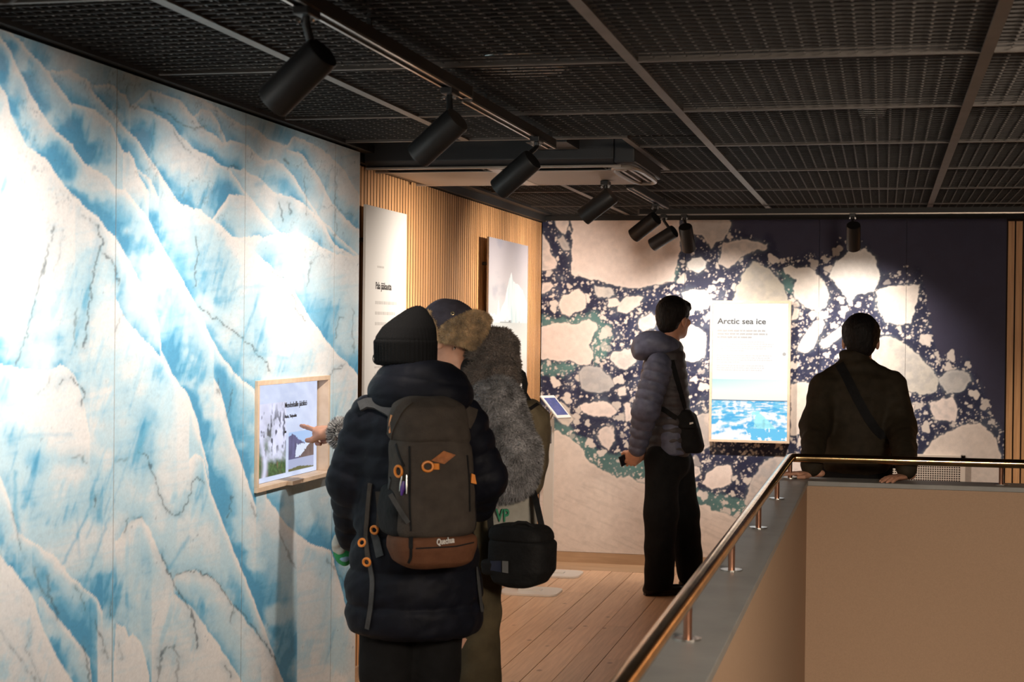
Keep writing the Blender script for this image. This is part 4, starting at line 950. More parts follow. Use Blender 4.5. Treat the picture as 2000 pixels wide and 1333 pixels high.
# ================================================================== soft shapes: distance fields turned into meshes
def V3(p): return np.asarray(p, float)
def nrmz(v): v = V3(v); return v / np.linalg.norm(v)
R0 = nrmz(_rt0); F0 = nrmz([_fw[0], _fw[1], 0]); Z0 = np.array([0, 0, 1.0])
def facing(phi):
    """right and forward of somebody turned phi degrees to the left of the view axis"""
    a = math.radians(phi); return R0 * math.cos(a) + F0 * math.sin(a), F0 * math.cos(a) - R0 * math.sin(a)
def puff(pitch, amp, off=0.0):
    return lambda t: amp * (np.sqrt(np.abs(np.sin(np.pi * (t + off) / pitch))) - 0.75)
def cone(a, b, ra, rb, flat=None, q=None):
    a = V3(a); b = V3(b); ab = b - a; L = np.linalg.norm(ab) + 1e-9; R = max(ra, rb) * 1.25 + 0.01
    def fn(P):
        w = P - a; t = np.clip((w @ ab) / (L * L), 0, 1); df = w - t[..., None] * ab
        if flat is not None: c = df @ flat[0]; df = df + c[..., None] * (1 / flat[1] - 1) * flat[0]
        r = ra + t * (rb - ra)
        if q is not None: r = r + q(t * L)
        return np.sqrt((df * df).sum(-1)) - r
    m = R if flat is None else R * max(1, flat[1])
    return fn, np.minimum(a, b) - m, np.maximum(a, b) + m
def chain(pts, rs, flat=None, q=None):
    return [cone(pts[i], pts[i + 1], rs[i], rs[i + 1], flat, q) for i in range(len(pts) - 1)]
def ell(c, r, ax=None):
    c = V3(c); r = V3(r); ax = np.eye(3) if ax is None else np.array(ax, float)
    def fn(P):
        l = (P - c) @ ax.T / r; k = np.sqrt((l * l).sum(-1)); k2 = np.sqrt(((l / r) ** 2).sum(-1)) + 1e-9
        return k * (k - 1) / k2
    e = np.abs(ax.T) @ r
    return fn, c - e - 0.01, c + e + 0.01
def stack(sec, e1, e2, n=2.0, q=None, cap=0.02):
    """sections (centre, half width, half depth) from bottom to top"""
    sec = sorted(sec, key=lambda s: s[0][2]); C = np.array([s[0] for s in sec]); A = np.array([s[1] for s in sec]); B = np.array([s[2] for s in sec]); z = C[:, 2]
    def fn(P):
        pz = P[..., 2]; cx = np.interp(pz, z, C[:, 0]); cy = np.interp(pz, z, C[:, 1]); a = np.interp(pz, z, A); b = np.interp(pz, z, B)
        if q is not None: d_ = q(pz); a = a + d_; b = b + d_
        dx = P[..., 0] - cx; dy = P[..., 1] - cy
        u = np.abs(dx * e1[0] + dy * e1[1]) / a; v = np.abs(dx * e2[0] + dy * e2[1]) / b
        k = (u ** n + v ** n) ** (1 / n); d = (k - 1) * np.minimum(a, b) * (0.5 + 0.5 * np.sqrt(np.maximum(a, b) / np.minimum(a, b)))
        dz = np.maximum(z[0] - pz, pz - z[-1])
        m = np.maximum(d, dz); return np.where((d > -cap) & (dz > -cap), np.hypot(np.maximum(d + cap, 0), np.maximum(dz + cap, 0)) - cap, m)
    m = max(A.max(), B.max()) * 1.15 + 0.02
    return fn, C.min(0) - (m, m, 0.03), C.max(0) + (m, m, 0.03)
def floor_cut(z0): return ((lambda Q: Q[..., 2] - z0), np.array([-9., -9., -1.]), np.array([9., 20., z0])), .006
def smin(a, b, k):
    if k <= 0: return np.minimum(a, b)
    h = np.maximum(k - np.abs(a - b), 0) / k; return np.minimum(a, b) - h * h * k * 0.25
def field(prims, h, cuts=(), k=0.03):
    """prims: primitives or (primitive, k); cuts are taken away"""
    ps = [(p if isinstance(p, tuple) and len(p) == 2 else (p, k)) for p in prims]
    lo = np.min([p[1] for p, _ in ps], 0) - 2 * h; hi = np.max([p[2] for p, _ in ps], 0) + 2 * h
    N = np.ceil((hi - lo) / h).astype(int) + 1
    D = np.full(N, 1.0, np.float32)
    def window(l, u):
        i0 = np.clip(np.floor((l - lo) / h).astype(int), 0, N); i1 = np.clip(np.ceil((u - lo) / h).astype(int) + 1, 0, N)
        s = tuple(slice(a, b) for a, b in zip(i0, i1))
        G = np.stack(np.meshgrid(*[lo[d] + h * np.arange(i0[d], i1[d]) for d in range(3)], indexing='ij'), -1)
        return s, G
    for (fn, l, u), kk in ps:
        s, G = window(l - kk, u + kk)
        if G.size == 0: continue
        D[s] = smin(D[s], fn(G).astype(np.float32), kk)
    for c in cuts:
        (fn, l, u), kk = c if len(c) == 2 else (c, 0.01)
        s, G = window(l - kk, u + kk)
        if G.size: D[s] = -smin(-D[s], fn(G).astype(np.float32), kk)
    return D, lo
def nets(D, o, h):
    ng = D < 0; c = np.zeros(tuple(n - 1 for n in D.shape), np.int8)
    cs = [(i, j, k) for i in (0, 1) for j in (0, 1) for k in (0, 1)]
    sl = lambda a, n: slice(a, a + n - 1)
    for (i, j, k) in cs: c += ng[sl(i, D.shape[0]), sl(j, D.shape[1]), sl(k, D.shape[2])]
    act = (c > 0) & (c < 8); I = np.argwhere(act); idx = np.full(act.shape, -1, np.int64); idx[act] = np.arange(len(I))
    val = {cc: D[I[:, 0] + cc[0], I[:, 1] + cc[1], I[:, 2] + cc[2]] for cc in cs}
    pos = np.zeros((len(I), 3)); cnt = np.zeros(len(I))
    for a in cs:
        for d in range(3):
            if a[d]: continue
            b = tuple(a[q] + (q == d) for q in range(3)); va, vb = val[a], val[b]; m = (va < 0) != (vb < 0)
            t = np.where(m, va / np.where(m, va - vb, 1), 0)
            for q in range(3): pos[:, q] += m * (a[q] + (t if q == d else 0))
            cnt += m
    v = (pos / cnt[:, None] + I) * h + o
    F_ = []
    for d in range(3):
        d1, d2 = (d + 1) % 3, (d + 2) % 3
        A = np.moveaxis(ng, [d, d1, d2], [0, 1, 2]); X = np.moveaxis(idx, [d, d1, d2], [0, 1, 2])
        s0 = A[:-1, 1:-1, 1:-1]; s1 = A[1:, 1:-1, 1:-1]; E_ = np.argwhere(s0 != s1)
        if not len(E_): continue
        i, j, k = E_.T; j = j + 1; k = k + 1
        qd = np.stack([X[i, j - 1, k - 1], X[i, j, k - 1], X[i, j, k], X[i, j - 1, k]], 1)
        fl = A[i, j, k]; qd[~fl] = qd[~fl][:, ::-1]; F_.append(qd)
    return v, np.vstack(F_)
_wd = [(nrmz(rng.normal(size=3)), rng.uniform(0, 6.28)) for _ in range(8)]
def wrinkle(v, f):
    s = 0
    for k, (d, p) in enumerate(_wd): s = s + np.sin((v @ d) * f * (0.6 + 0.25 * k) + p + 1.5 * np.sin((v @ _wd[(k + 3) % 8][0]) * f * 0.5))
    return s / 4
def raw_mesh(name, v, f, parent):
    pl = np.array(world_loc(parent)) if parent is not None else np.zeros(3)
    me = bpy.data.meshes.new(name)
    me.vertices.add(len(v)); me.vertices.foreach_set('co', (v - pl).astype(np.float32).ravel())
    me.loops.add(len(f) * f.shape[1]); me.loops.foreach_set('vertex_index', f.astype(np.int32).ravel())
    me.polygons.add(len(f)); me.polygons.foreach_set('loop_start', np.arange(0, f.size, f.shape[1], dtype=np.int32))
    me.polygons.foreach_set('use_smooth', np.ones(len(f), bool))
    me.update(calc_edges=True); return me
def vnormals(v, f):
    n = np.cross(v[f[:, 2]] - v[f[:, 0]], v[f[:, 3]] - v[f[:, 1]]); N = np.zeros_like(v)
    for k in range(4): np.add.at(N, f[:, k], n)
    return N / (np.linalg.norm(N, axis=1, keepdims=True) + 1e-12)
def soft(name, prims, h, m, parent, k=0.03, cuts=(), wr=0.0, wf=40.0, disp=None):
    """one soft part; returns the object with its points kept for ray hits"""
    groups = prims if isinstance(prims, dict) else None
    D, lo = field(prims, h, cuts, k); v, f = nets(D, lo, h)
    if wr or disp is not None:
        N = vnormals(v, f); a = np.zeros(len(v))
        if wr: a = a + wr * wrinkle(v, wf)
        if disp is not None: a = a + disp(v)
        v = v + N * a[:, None]
    o = link(name, raw_mesh(name, v, f, parent), m, parent)
    SOFT[o.name] = (v, f); return o
SOFT = {}
def soft_join(name, parts, m, parent):
    vs, fs, n = [], [], 0
    for prims, h, k, cuts in parts:
        D, lo = field(prims, h, cuts, k); v, f = nets(D, lo, h); vs.append(v); fs.append(f + n); n += len(v)
    v, f = np.vstack(vs), np.vstack(fs)
    o = link(name, raw_mesh(name, v, f, parent), m, parent); SOFT[o.name] = (v, f); return o
_bvh = {}
def hit(o, px, py, off=0.0):
    if o.name not in _bvh:
        v, f = SOFT[o.name]; _bvh[o.name] = BVHTree.FromPolygons([tuple(p) for p in v], [tuple(q) for q in f])
    r = ray(px, py); r = r / np.linalg.norm(r)
    p, n, i, d = _bvh[o.name].ray_cast(Vector(CAMP), Vector(r))
    if p is None: return None
    if n.dot(Vector(r)) > 0: n = -n
    return p + n * off, n
def strap(name, o, pts, width, thick, m, parent, sub=4, off=0.001, lift=None):
    P, N = [], []
    for i in range(len(pts) - 1):
        for q in range(sub + (i == len(pts) - 2)):
            t = q / sub; x = pts[i][0] + t * (pts[i + 1][0] - pts[i][0]); y = pts[i][1] + t * (pts[i + 1][1] - pts[i][1])
            r = hit(o, x, y, off)
            if r: P.append(r[0]); N.append(r[1])
    if len(P) < 3: print('NOHIT', name, pts[0]); return None
    for _ in range(2):
        P = [P[0]] + [(P[i - 1] + P[i] * 2 + P[i + 1]) / 4 for i in range(1, len(P) - 1)] + [P[-1]]
        N = [N[0]] + [(N[i - 1] + N[i] * 2 + N[i + 1]) / 4 for i in range(1, len(N) - 1)] + [N[-1]]
    return MB().ribbon(P, N, width, thick).build(name, m, parent, smooth=True)
def ring(name, c, n, up, rx, ry, r, m, parent):
    n = Vector(n).normalized(); u = (Vector(up) - n * n.dot(Vector(up))).normalized(); s = n.cross(u); P = []
    for k in range(17):
        a = 2 * math.pi * k / 16; P.append(Vector(c) + s * rx * math.cos(a) + u * ry * math.sin(a))
    return MB().tube(P, r, 8, False).build(name, m, parent, smooth=True)
def fur(name, o, count, length, width, m, parent, comb=(0, 0, -0.4), keep=None, seed=0):
    v, f = SOFT[o.name]; r = np.random.default_rng(seed); N = vnormals(v, f)
    area = np.linalg.norm(np.cross(v[f[:, 2]] - v[f[:, 0]], v[f[:, 3]] - v[f[:, 1]]), axis=1)
    if keep is not None: area = area * keep(v[f].mean(1))
    fi = r.choice(len(f), count, p=area / area.sum()); w = r.dirichlet((1, 1, 1, 1), count)
    p = (v[f[fi]] * w[..., None]).sum(1); n = (N[f[fi]] * w[..., None]).sum(1)
    d = n + V3(comb) + r.normal(size=(count, 3)) * 0.38; d /= np.linalg.norm(d, axis=1, keepdims=True)
    s = np.cross(d, r.normal(size=(count, 3))); s /= np.linalg.norm(s, axis=1, keepdims=True)
    L = length * r.uniform(0.55, 1.15, (count, 1)); b = p - n * 0.002
    vs = np.stack([b - s * width, b + s * width, b + d * L * 0.6 + s * width * 0.6, b + d * L + V3(comb) * L * 0.25], 1).reshape(-1, 3)
    fs = np.arange(count * 4).reshape(-1, 4)
    me = raw_mesh(name, vs, fs, parent); q = link(name, me, m, parent); q['kind'] = 'stuff'; return q
# heads and hands
def head_prims(c, r, f, u=Z0, s=1.0):
    c = V3(c); r, f, u = nrmz(r), nrmz(f), nrmz(u); ax = [r, f, u]
    P = lambda a, b, d: c + (r * a + f * b + u * d) * s
    p = [ell(P(0, -.012, .028), V3((.074, .093, .092)) * s, ax), ell(P(0, .028, -.045), V3((.058, .066, .074)) * s, ax), ell(P(0, .062, -.092), V3((.026, .024, .020)) * s, ax),
         (cone(P(0, .090, .004), P(0, .108, -.034), .007 * s, .0125 * s), .012), (ell(P(0, .088, -.066), V3((.023, .011, .010)) * s, ax), .01),
         (ell(P(0, .080, .022), V3((.05, .016, .010)) * s, ax), .02), cone(P(0, -.025, -.055), P(0, -.04, -.20), .050 * s, .058 * s)]
    for q in (-1, 1):
        p.append((ell(P(q * .082, -.008, -.016), V3((.011, .020, .034)) * s, ax), .010)); p.append((ell(P(q * .048, .062, -.025), V3((.02, .02, .018)) * s, ax), .02))
    cuts = [((ell(P(q * .031, .098, .006), V3((.016, .014, .010)) * s, ax)), .012) for q in (-1, 1)]
    return p, cuts
def hair_prims(c, r, f, u=Z0, s=1.0, fringe=True):
    c = V3(c); r, f, u = nrmz(r), nrmz(f), nrmz(u); ax = [r, f, u]; P = lambda a, b, d: c + (r * a + f * b + u * d) * s
    p = [ell(P(0, -.018, .042), V3((.086, .100, .088)) * s, ax), ell(P(0, -.052, -.012), V3((.072, .060, .078)) * s, ax)]
    for q in (-1, 1): p.append(ell(P(q * .070, .0, .02), V3((.014, .036, .05)) * s, ax))
    if fringe: p.append(ell(P(0, .065, .068), V3((.062, .036, .034)) * s, ax))
    cuts = [(ell(P(0, .118, -.050), V3((.10, .075, .105)) * s, ax), .01), (ell(P(0.09, .03, -.055), V3((.05, .075, .06)) * s, ax), .01), (ell(P(-0.09, .03, -.055), V3((.05, .075, .06)) * s, ax), .01)]
    return p, cuts
def hand_prims(w, d, s, n, curl=(.5, .6, .65, .7), thumb=(.6, .5), sz=1.0):
    """w wrist, d towards the fingers, s thumb side, n back of the hand; curl in radians per joint"""
    w = V3(w); d = nrmz(d); n = nrmz(V3(n) - d * (V3(n) @ d)); sgn = 1.0 if np.cross(d, n) @ V3(s) > 0 else -1.0; s = np.cross(d, n) * sgn
    P = lambda a, b, c: w + (d * a + s * b + n * c) * sz
    p = [ell(P(.052, .0, 0), V3((.05, .040, .015)) * sz, [d, s, n]), cone(P(-.05, 0, 0), P(.02, 0, 0), .027 * sz, .025 * sz, (n, .72)), (cone(P(.02, .02, -.006), P(.06, .034, -.008), .016 * sz, .012 * sz), .015)]
    for k, (off, L) in enumerate(((.029, .94), (.010, 1.04), (-.010, .97), (-.028, .78))):
        a = P(.088 - .006 * abs(k - 1), off, .003); ang = 0.0; r = .0092 * sz
        for j, l in enumerate((.044, .027, .021)):
            ang += curl[k] * (1.0, 1.15, .7)[j]; v = d * math.cos(ang) - n * math.sin(ang) + s * (off * 1.2 if j == 0 else 0)
            b = a + nrmz(v) * l * L * sz; p.append((cone(a, b, r, r * .92), .006)); a = b; r *= .92
    a = P(.026, .032, -.006); v0 = nrmz(d * .72 + s * math.cos(thumb[0]) * .8 - n * math.sin(thumb[0]) * .8); b = a + v0 * .040 * sz; v1 = nrmz(d * .9 + s * .15 * math.cos(thumb[0]) - n * thumb[1])
    p.append((cone(a, b, .0135 * sz, .0115 * sz), .012)); p.append((cone(b, b + v1 * .032 * sz, .0112 * sz, .0092 * sz), .006))
    return p

def fabric(name, col, rough=.8, var=.25, bump=.25, bscale=60, sheen=.0, scale=25, spec=.2):
    return mat(name, col, rough, var=var, scale=scale, bump=bump, bscale=bscale, sheen=sheen, spec=spec)
MAT['skin'] = mat('skin', (0.50, 0.255, 0.165), 0.5, var=0.12, scale=30, bump=0.08, bscale=220)
MAT['hair'] = mat('hair_black', (0.007, 0.0055, 0.005), 0.6, spec=0.2, var=0.5, scale=60, bump=0.6, bscale=140, stretch=(1, 1, 0.25))
MAT['eye'] = mat('eye', (0.6, 0.58, 0.55), 0.2)
MAT['shoe'] = mat('shoe_black', (0.008, 0.008, 0.008), 0.32)
def eyes(c, r, f, parent, s=1.0):
    for q in (-1, 1):
        e = V3(c) + nrmz(r) * q * .031 * s + nrmz(f) * .078 * s + Z0 * .006 * s
        MB().tube([e - nrmz(f) * .010, e, e + nrmz(f) * .008, e + nrmz(f) * .011], [.006, .0115, .009, .003], 12).build('eye', MAT['eye'], parent, smooth=True)
def shoe(name, heel, toe, parent, w=.046, hgt=.075, m=None):
    h = V3(heel); t = V3(toe); d = nrmz(t - h); s = np.cross(Z0, d); L = np.linalg.norm(t - h); ax = [d, s, Z0]
    P = lambda a, z: h + d * a * L + Z0 * z
    floor_cut = (lambda Q: Q[..., 2] - 0.002, h - .3, np.array([h[0] + .3, h[1] + .3, .002]))
    o = soft(name, [ell(P(.30, .035), (L * .33, w * .92, .045), ax), ell(P(.70, .026), (L * .32, w, .036), ax), cone(P(.18, .04), P(.16, hgt + .03), w * .85, w * .8)], .006, m or MAT['shoe'], parent, k=.03, cuts=[(floor_cut, .004)])
    MB().prism([tuple(h + d * L * a + s * w * b + Z0 * .001) for a, b in ((.0, -.55), (.02, .55), (.3, .82), (.7, 1.0), (.95, .6), (1.02, 0), (.95, -.6), (.7, -1.0), (.3, -.82))], (0, 0, .014)).build('sole', m or MAT['shoe'], o)
    return o

# ================================================================== visitor in the long navy puffer coat (foreground, seen from behind)
DA = 5.10; SA = DA / F
A_ = lambda px, py, dd=0.0: at(px, py, DA + dd)
base = at(812, 640, DA); pA = thing('person', (base[0], base[1], 0), 'person in long navy puffer coat and black beanie, back turned, wearing a backpack', 'person')
rA, fA = facing(22)
MAT['navy'] = fabric('navy_nylon', (0.0042, 0.0052, 0.0100), .62, var=.25, bump=.18, bscale=45, sheen=.0, spec=.16)
MAT['blackwool'] = fabric('black_wool', (0.007, 0.007, 0.007), .95, bump=.5, bscale=250)
MAT['blackcloth'] = fabric('black_cloth', (0.006, 0.006, 0.0065), .9)
hA = A_(795, 693, .03)
hp, hc = head_prims(hA, *facing(40), s=.92)
trunk = [stack([(A_(812, 720, .03), .06, .06), (A_(815, 790, .02), .15, .09), (A_(812, 900), .15, .10), (A_(810, 1090), .16, .11)], rA, fA)]
trunk += chain([A_(725, 815), A_(682, 940, .03), A_(690, 1035, .16)], [.05, .042, .032]) + chain([A_(905, 815, .05), A_(948, 932, .08), A_(932, 985, .2)], [.05, .042, .03])
for px, dd in ((752, -.01), (848, .04)): trunk += chain([A_(px + 5, 1080, dd), A_(px, 1330, dd), A_(px - 2, 1575, dd)], [.085, .055, .04])
hl = hand_prims(A_(690, 1035, .16), A_(684, 1075, .24) - A_(690, 1035, .16), -fA, -rA, (.9, .9, .95, 1.0), (.9, .8))
hr_ = hand_prims(A_(930, 983, .2), fA * .9 - Z0 * .1 - rA * .4, Z0, rA, (.5, .5, .55, .6))
soft_join('body', [(trunk, .012, .03, ()), (hp, .005, .03, hc), (hl, .004, .01, ()), (hr_, .005, .01, ())], MAT['skin'], pA)
eyes(hA, *facing(40), pA)
qz = puff(.107, .016, .012)
def hemq(z): return np.where(z < 1.0, puff(.107, .015, .035)(z), puff(.070, .006, .012)(z))
coat = [stack([(A_(822, 1240), .195, .165), (A_(812, 1225), .212, .18), (A_(810, 1185), .222, .19), (A_(808, 1130), .217, .185), (A_(811, 1050), .195, .175), (A_(813, 950), .19, .17), (A_(815, 870), .19, .165), (A_(815, 815), .175, .14), (A_(815, 785), .13, .11), (A_(815, 770), .08, .08)], rA, fA, q=hemq, cap=.03)]
aq = puff(.062, .009)
coat += [(c, .035) for c in chain([A_(722, 812, -.02), A_(684, 935, .0), A_(690, 1045, .13)], [.073, .070, .055], None, aq)]
coat += [(c, .035) for c in chain([A_(905, 815, .03), A_(948, 932, .06), A_(938, 990, .18)], [.072, .066, .048], None, aq)]
coatA = soft('coat', coat, .0062, MAT['navy'], pA, wr=.0022, wf=70)
hood = [ell(A_(815, 775, .0), (.160, .135, .095), [rA, fA, Z0]), (ell(A_(812, 745, .02), (.125, .125, .075), [rA, fA, Z0]), .05), (ell(A_(860, 770, -.03), (.10, .10, .085), [rA, fA, Z0]), .05)]
def hoodq(v):
    d = (v - hA) @ Z0; return .006 * (np.sqrt(np.abs(np.sin(np.pi * (d + .018 * np.sin((v - hA) @ rA * 9)) / .075))) - .7)
soft('hood', hood, .006, MAT['navy'], pA, wr=.0016, wf=70, disp=hoodq, cuts=[(ell(hA + Z0 * .03 + fA * .03, (.085, .105, .13), [rA, fA, Z0]), .02)])
# beanie with ribs and turned-up cuff
MAT['beanie'] = mat('beanie_wool', (0.0065, 0.0065, 0.0068), .95, bump=.3, bscale=300, spec=.15)
bsec = [(A_(795, 712, .03), .088, .092), (A_(792, 690, .03), .094, .104), (A_(793, 660, .03), .093, .103), (A_(799, 640, .035), .080, .092), (A_(806, 624, .04), .060, .070), (A_(812, 609, .04), .036, .042), (A_(816, 598, .04), .015, .018)]
rh, fh = facing(40)
def ribs(v):
    q = v - hA; return .0019 * np.sin(np.arctan2(q @ rh, q @ fh) * 46)
soft('beanie', [stack(bsec, rh, fh, cap=.012)], .0042, MAT['beanie'], pA, disp=ribs)
soft('beanie_cuff', [stack([(A_(795, 714, .03), .088, .094), (A_(792, 708, .03), .095, .106), (A_(792, 668, .03), .097, .107), (A_(793, 662, .03), .094, .104)], rh, fh, cap=.008)], .0042, MAT['beanie'], pA, disp=ribs)
MAT['glasses'] = mat('glasses_wire', (0.05, 0.04, 0.035), .3, metal=.9)
gl = None
for q in (-1, 1):
    c = hA + rh * q * .034 + fh * .106 - Z0 * .014
    o = ring('glasses_rim', c, fh, Z0, .024, .021, .0016, MAT['glasses'], pA)
for q in (-1, 1): MB().tube([hA + rh * q * .058 + fh * .106 - Z0 * .012, hA + rh * q * .078 + fh * .05, hA + rh * q * .078 - fh * .01], .0014, 6).build('glasses_arm', MAT['glasses'], pA)
legs = []
for px, dd in ((752, -.01), (848, .04)):
    legs += chain([A_(px + 8, 1130, dd), A_(px, 1300, dd), A_(px - 2, 1590, dd)], [.105, .079, .066])
soft('trousers', legs, .011, MAT['blackcloth'], pA, wr=.003, wf=30)
for px, dd in ((750, -.01), (846, .04)):
    c = A_(px, 1600, dd); c[2] = 0; shoe('shoe', c - fA * .08, c + fA * .19, pA)
# printed cloth bag in the hand
MAT['clothgreen'] = mat('cloth_green', (0.02, 0.30, 0.09), .8); MAT['clothpale'] = mat('cloth_pale', (0.52, 0.52, 0.48), .8, var=.2); MAT['clothblue'] = mat('cloth_blue', (0.25, 0.42, 0.60), .8)
pb = A_(668, 1070, .22); cb = thing('cloth_bag', tuple(pb), 'crumpled green, white and blue cloth bag held below the puffer sleeve', 'bag')
soft('pouch', [ell(A_(668, 1068, .22), (.030, .04, .050)), ell(A_(677, 1085, .21), (.02, .03, .03))], .005, MAT['clothgreen'], cb, wr=.004, wf=90)
soft('white_print', [ell(A_(664, 1070, .185), (.020, .014, .026)), ell(A_(657, 1058, .19), (.010, .012, .022))], .004, MAT['clothpale'], cb, wr=.003, wf=120)
soft('blue_print', [ell(A_(672, 1088, .19), (.020, .014, .014))], .004, MAT['clothblue'], cb, wr=.003, wf=120)

# ------------------------------------------------------------------ hiking backpack
MAT['packgrey'] = fabric('pack_charcoal', (0.050, 0.041, 0.034), .85, var=.2, bump=.3, bscale=220)
MAT['packbrown'] = fabric('pack_brown', (0.115, 0.048, 0.024), .8, var=.15, bump=.25, bscale=220)
MAT['packblack'] = fabric('pack_black', (0.009, 0.009, 0.010), .8)
MAT['webbing'] = fabric('webbing_grey', (0.055, 0.057, 0.06), .7, bump=.3, bscale=400)
MAT['orange'] = mat('orange_plastic', (0.62, 0.20, 0.02), .45); MAT['patch'] = mat('patch_orange', (0.30, 0.10, 0.025), .7, var=.3, scale=60)
MAT['purple'] = mat('purple_plastic', (0.07, 0.02, 0.22), .4); MAT['letterwhite'] = mat('letter_white', (0.75, 0.73, 0.70), .5)
DP = 4.855; K_ = lambda px, py, dd=0.0: at(px, py, DP + dd)
bp_ = thing('backpack', tuple(K_(843, 1105)), 'charcoal hiking backpack with brown base and orange buckles on the navy coat', 'backpack')
body = soft('main_body', [stack([(K_(843, 1048), .128, .102), (K_(843, 1000), .128, .104), (K_(842, 920), .124, .10), (K_(840, 850), .121, .094), (K_(837, 812), .116, .085), (K_(835, 790, .01), .106, .07), (K_(832, 775, .02), .085, .05)], rA, fA, n=2.9, cap=.03)], .0055, MAT['packgrey'], bp_, wr=.0022, wf=38,
            disp=lambda v: -.006 * np.exp(-(((v - K_(860, 862)) @ Z0 + .05 * ((v - K_(860, 862)) @ rA)) / .008) ** 2))
base_ = soft('base_pocket', [stack([(K_(845, 1106), .095, .075), (K_(844, 1092), .118, .096), (K_(843, 1068), .131, .108), (K_(843, 1042), .132, .109)], rA, fA, n=2.9, cap=.018)], .005, MAT['packbrown'], bp_, wr=.0012, wf=45)
soft('top_flap', [stack([(K_(838, 864, -.005), .123, .099), (K_(837, 820, -.003), .120, .093), (K_(836, 794, .005), .110, .078), (K_(834, 776, .015), .092, .055)], rA, fA, n=2.6, cap=.03)], .0055, MAT['packgrey'], bp_, wr=.003, wf=42)
soft('side_pocket', [stack([(K_(773, 1046, .0), .034, .090), (K_(770, 1000, .0), .040, .094), (K_(776, 948, .0), .036, .086)], rA, fA, n=2.8, cap=.02)], .005, MAT['packblack'], bp_, wr=.0015)
top = [o for o in bp_.children if o.name.startswith('top_flap')][0]
strap('seam_strap', top, [(760, 860), (768, 830), (782, 800), (800, 786)], .03, .004, MAT['packgrey'], bp_)
for pts, wd in (([(800, 872), (801, 930), (800, 985), (803, 1038)], .006), ([(912, 890), (916, 940), (917, 1000)], .006), ([(774, 868), (780, 890), (790, 912)], .007)):
    strap('zip_seam', body, pts, wd, .0016, MAT['packblack'], bp_, sub=6)
strap('piping', top, [(764, 846), (763, 828), (767, 812)], .012, .004, MAT['orange'], bp_)
dm = [hit(body, x, y, .0015)[0] for x, y in ((841, 900), (866, 881), (889, 889), (867, 907))]
MB().prism(dm, Vector(-fA) * .0035).build('patch', MAT['patch'], bp_)
w0 = hit(base_, 852, 1065, .001); w1 = hit(base_, 886, 1060, .001)
text('Quechua', .026, MAT['letterwhite'], w0[0] + Vector(-fA) * .004, (w1[0] - w0[0]), Z0, bp_, 'lettering', maxw=(w1[0] - w0[0]).length, extr=.0025, bold=.01)
strap('zip_flap', base_, [(803, 1052), (803, 1072)], .012, .003, MAT['packblack'], bp_)
strap('zip_seam', base_, [(812, 1072), (850, 1070), (890, 1068), (925, 1060)], .004, .001, MAT['packblack'], bp_, sub=8)
strap('zip_seam', base_, [(803, 1072), (803, 1090), (798, 1100)], .008, .002, MAT['packblack'], bp_)
sp = [o for o in bp_.children if o.name.startswith('side_pocket')][0]
strap('compression_strap', body, [(764, 935), (760, 955), (752, 972)], .016, .003, MAT['webbing'], bp_)
for (a, b) in (((762, 966), (797, 1022)),):
    P0, P1 = K_(a[0], a[1], -.115), K_(b[0], b[1], -.118); pm = (P0 + P1) / 2 - fA * .006 - rA * .003
    MB().ribbon([P0, pm, P1], [-fA] * 3, .014, .003).build('compression_strap', MAT['webbing'], bp_)
for (x, y, rx, ry) in ((780, 921, .015, .016), (835, 912, .016, .014)):
    q = hit(body, x, y, .004); ring('buckle', q[0], q[1], Z0, rx, ry, .004, MAT['orange'], bp_)
q = hit(body, 836, 912, .004); MB().box((-.012, -.004, -.009), (.012, .004, .009)).build('buckle_tongue', MAT['orange'], bp_, origin=(0, 0, 0)).location = q[0] + Vector(rA) * .022 - world_loc(bp_)
q = hit(body, 918, 925, .003)
if q: MB().prism([q[0], q[0] + Vector(rA) * .010 + Vector(Z0) * -.004, q[0] + Vector(rA) * .016 + Vector(Z0) * -.032, q[0] + Vector(rA) * -.002 + Vector(Z0) * -.028], Vector(-fA) * .008).build('zip_pull', MAT['orange'], bp_)
for (a, b, m) in (((788, 930), (785, 960), 'chrome'), ((796, 928), (797, 965), 'chrome'), ((791, 940), (788, 968), 'purple')):
    P0, P1 = hit(body, *a, .008)[0], hit(body, *b, .010)[0]
    MB().tube([P0, (P0 + P1) / 2, P1], [.002, .004, .002] if m == 'chrome' else [.003, .008, .003], 8).build('key_charm', MAT[m], bp_, smooth=True)
strap('shoulder_strap', coatA, [(778, 818), (758, 803), (738, 792), (718, 789), (703, 796)], .034, .010, MAT['webbing'], bp_)
strap('shoulder_strap', coatA, [(905, 830), (915, 812), (918, 800)], .045, .012, MAT['packgrey'], bp_)
for pts, m, wd in (([(726, 945), (721, 1000), (717, 1050), (722, 1098)], 'packgrey', .017), ([(722, 1090), (730, 1130), (727, 1180), (719, 1228)], 'webbing', .015), ([(733, 1040), (738, 1060), (744, 1088)], 'webbing', .026), ([(928, 1110), (932, 1150), (938, 1195)], 'webbing', .016), ([(741, 960), (745, 1000), (742, 1030)], 'packgrey', .02)):
    strap('hanging_strap', coatA, pts, wd, .003, MAT[m], bp_, off=.006)
for (x, y) in ((711, 1062), (735, 1035), (720, 1098)):
    q = hit(coatA, x, y, .010)
    if q: ring('strap_buckle', q[0], q[1], Z0, .013, .011, .004, MAT['orange'], bp_)

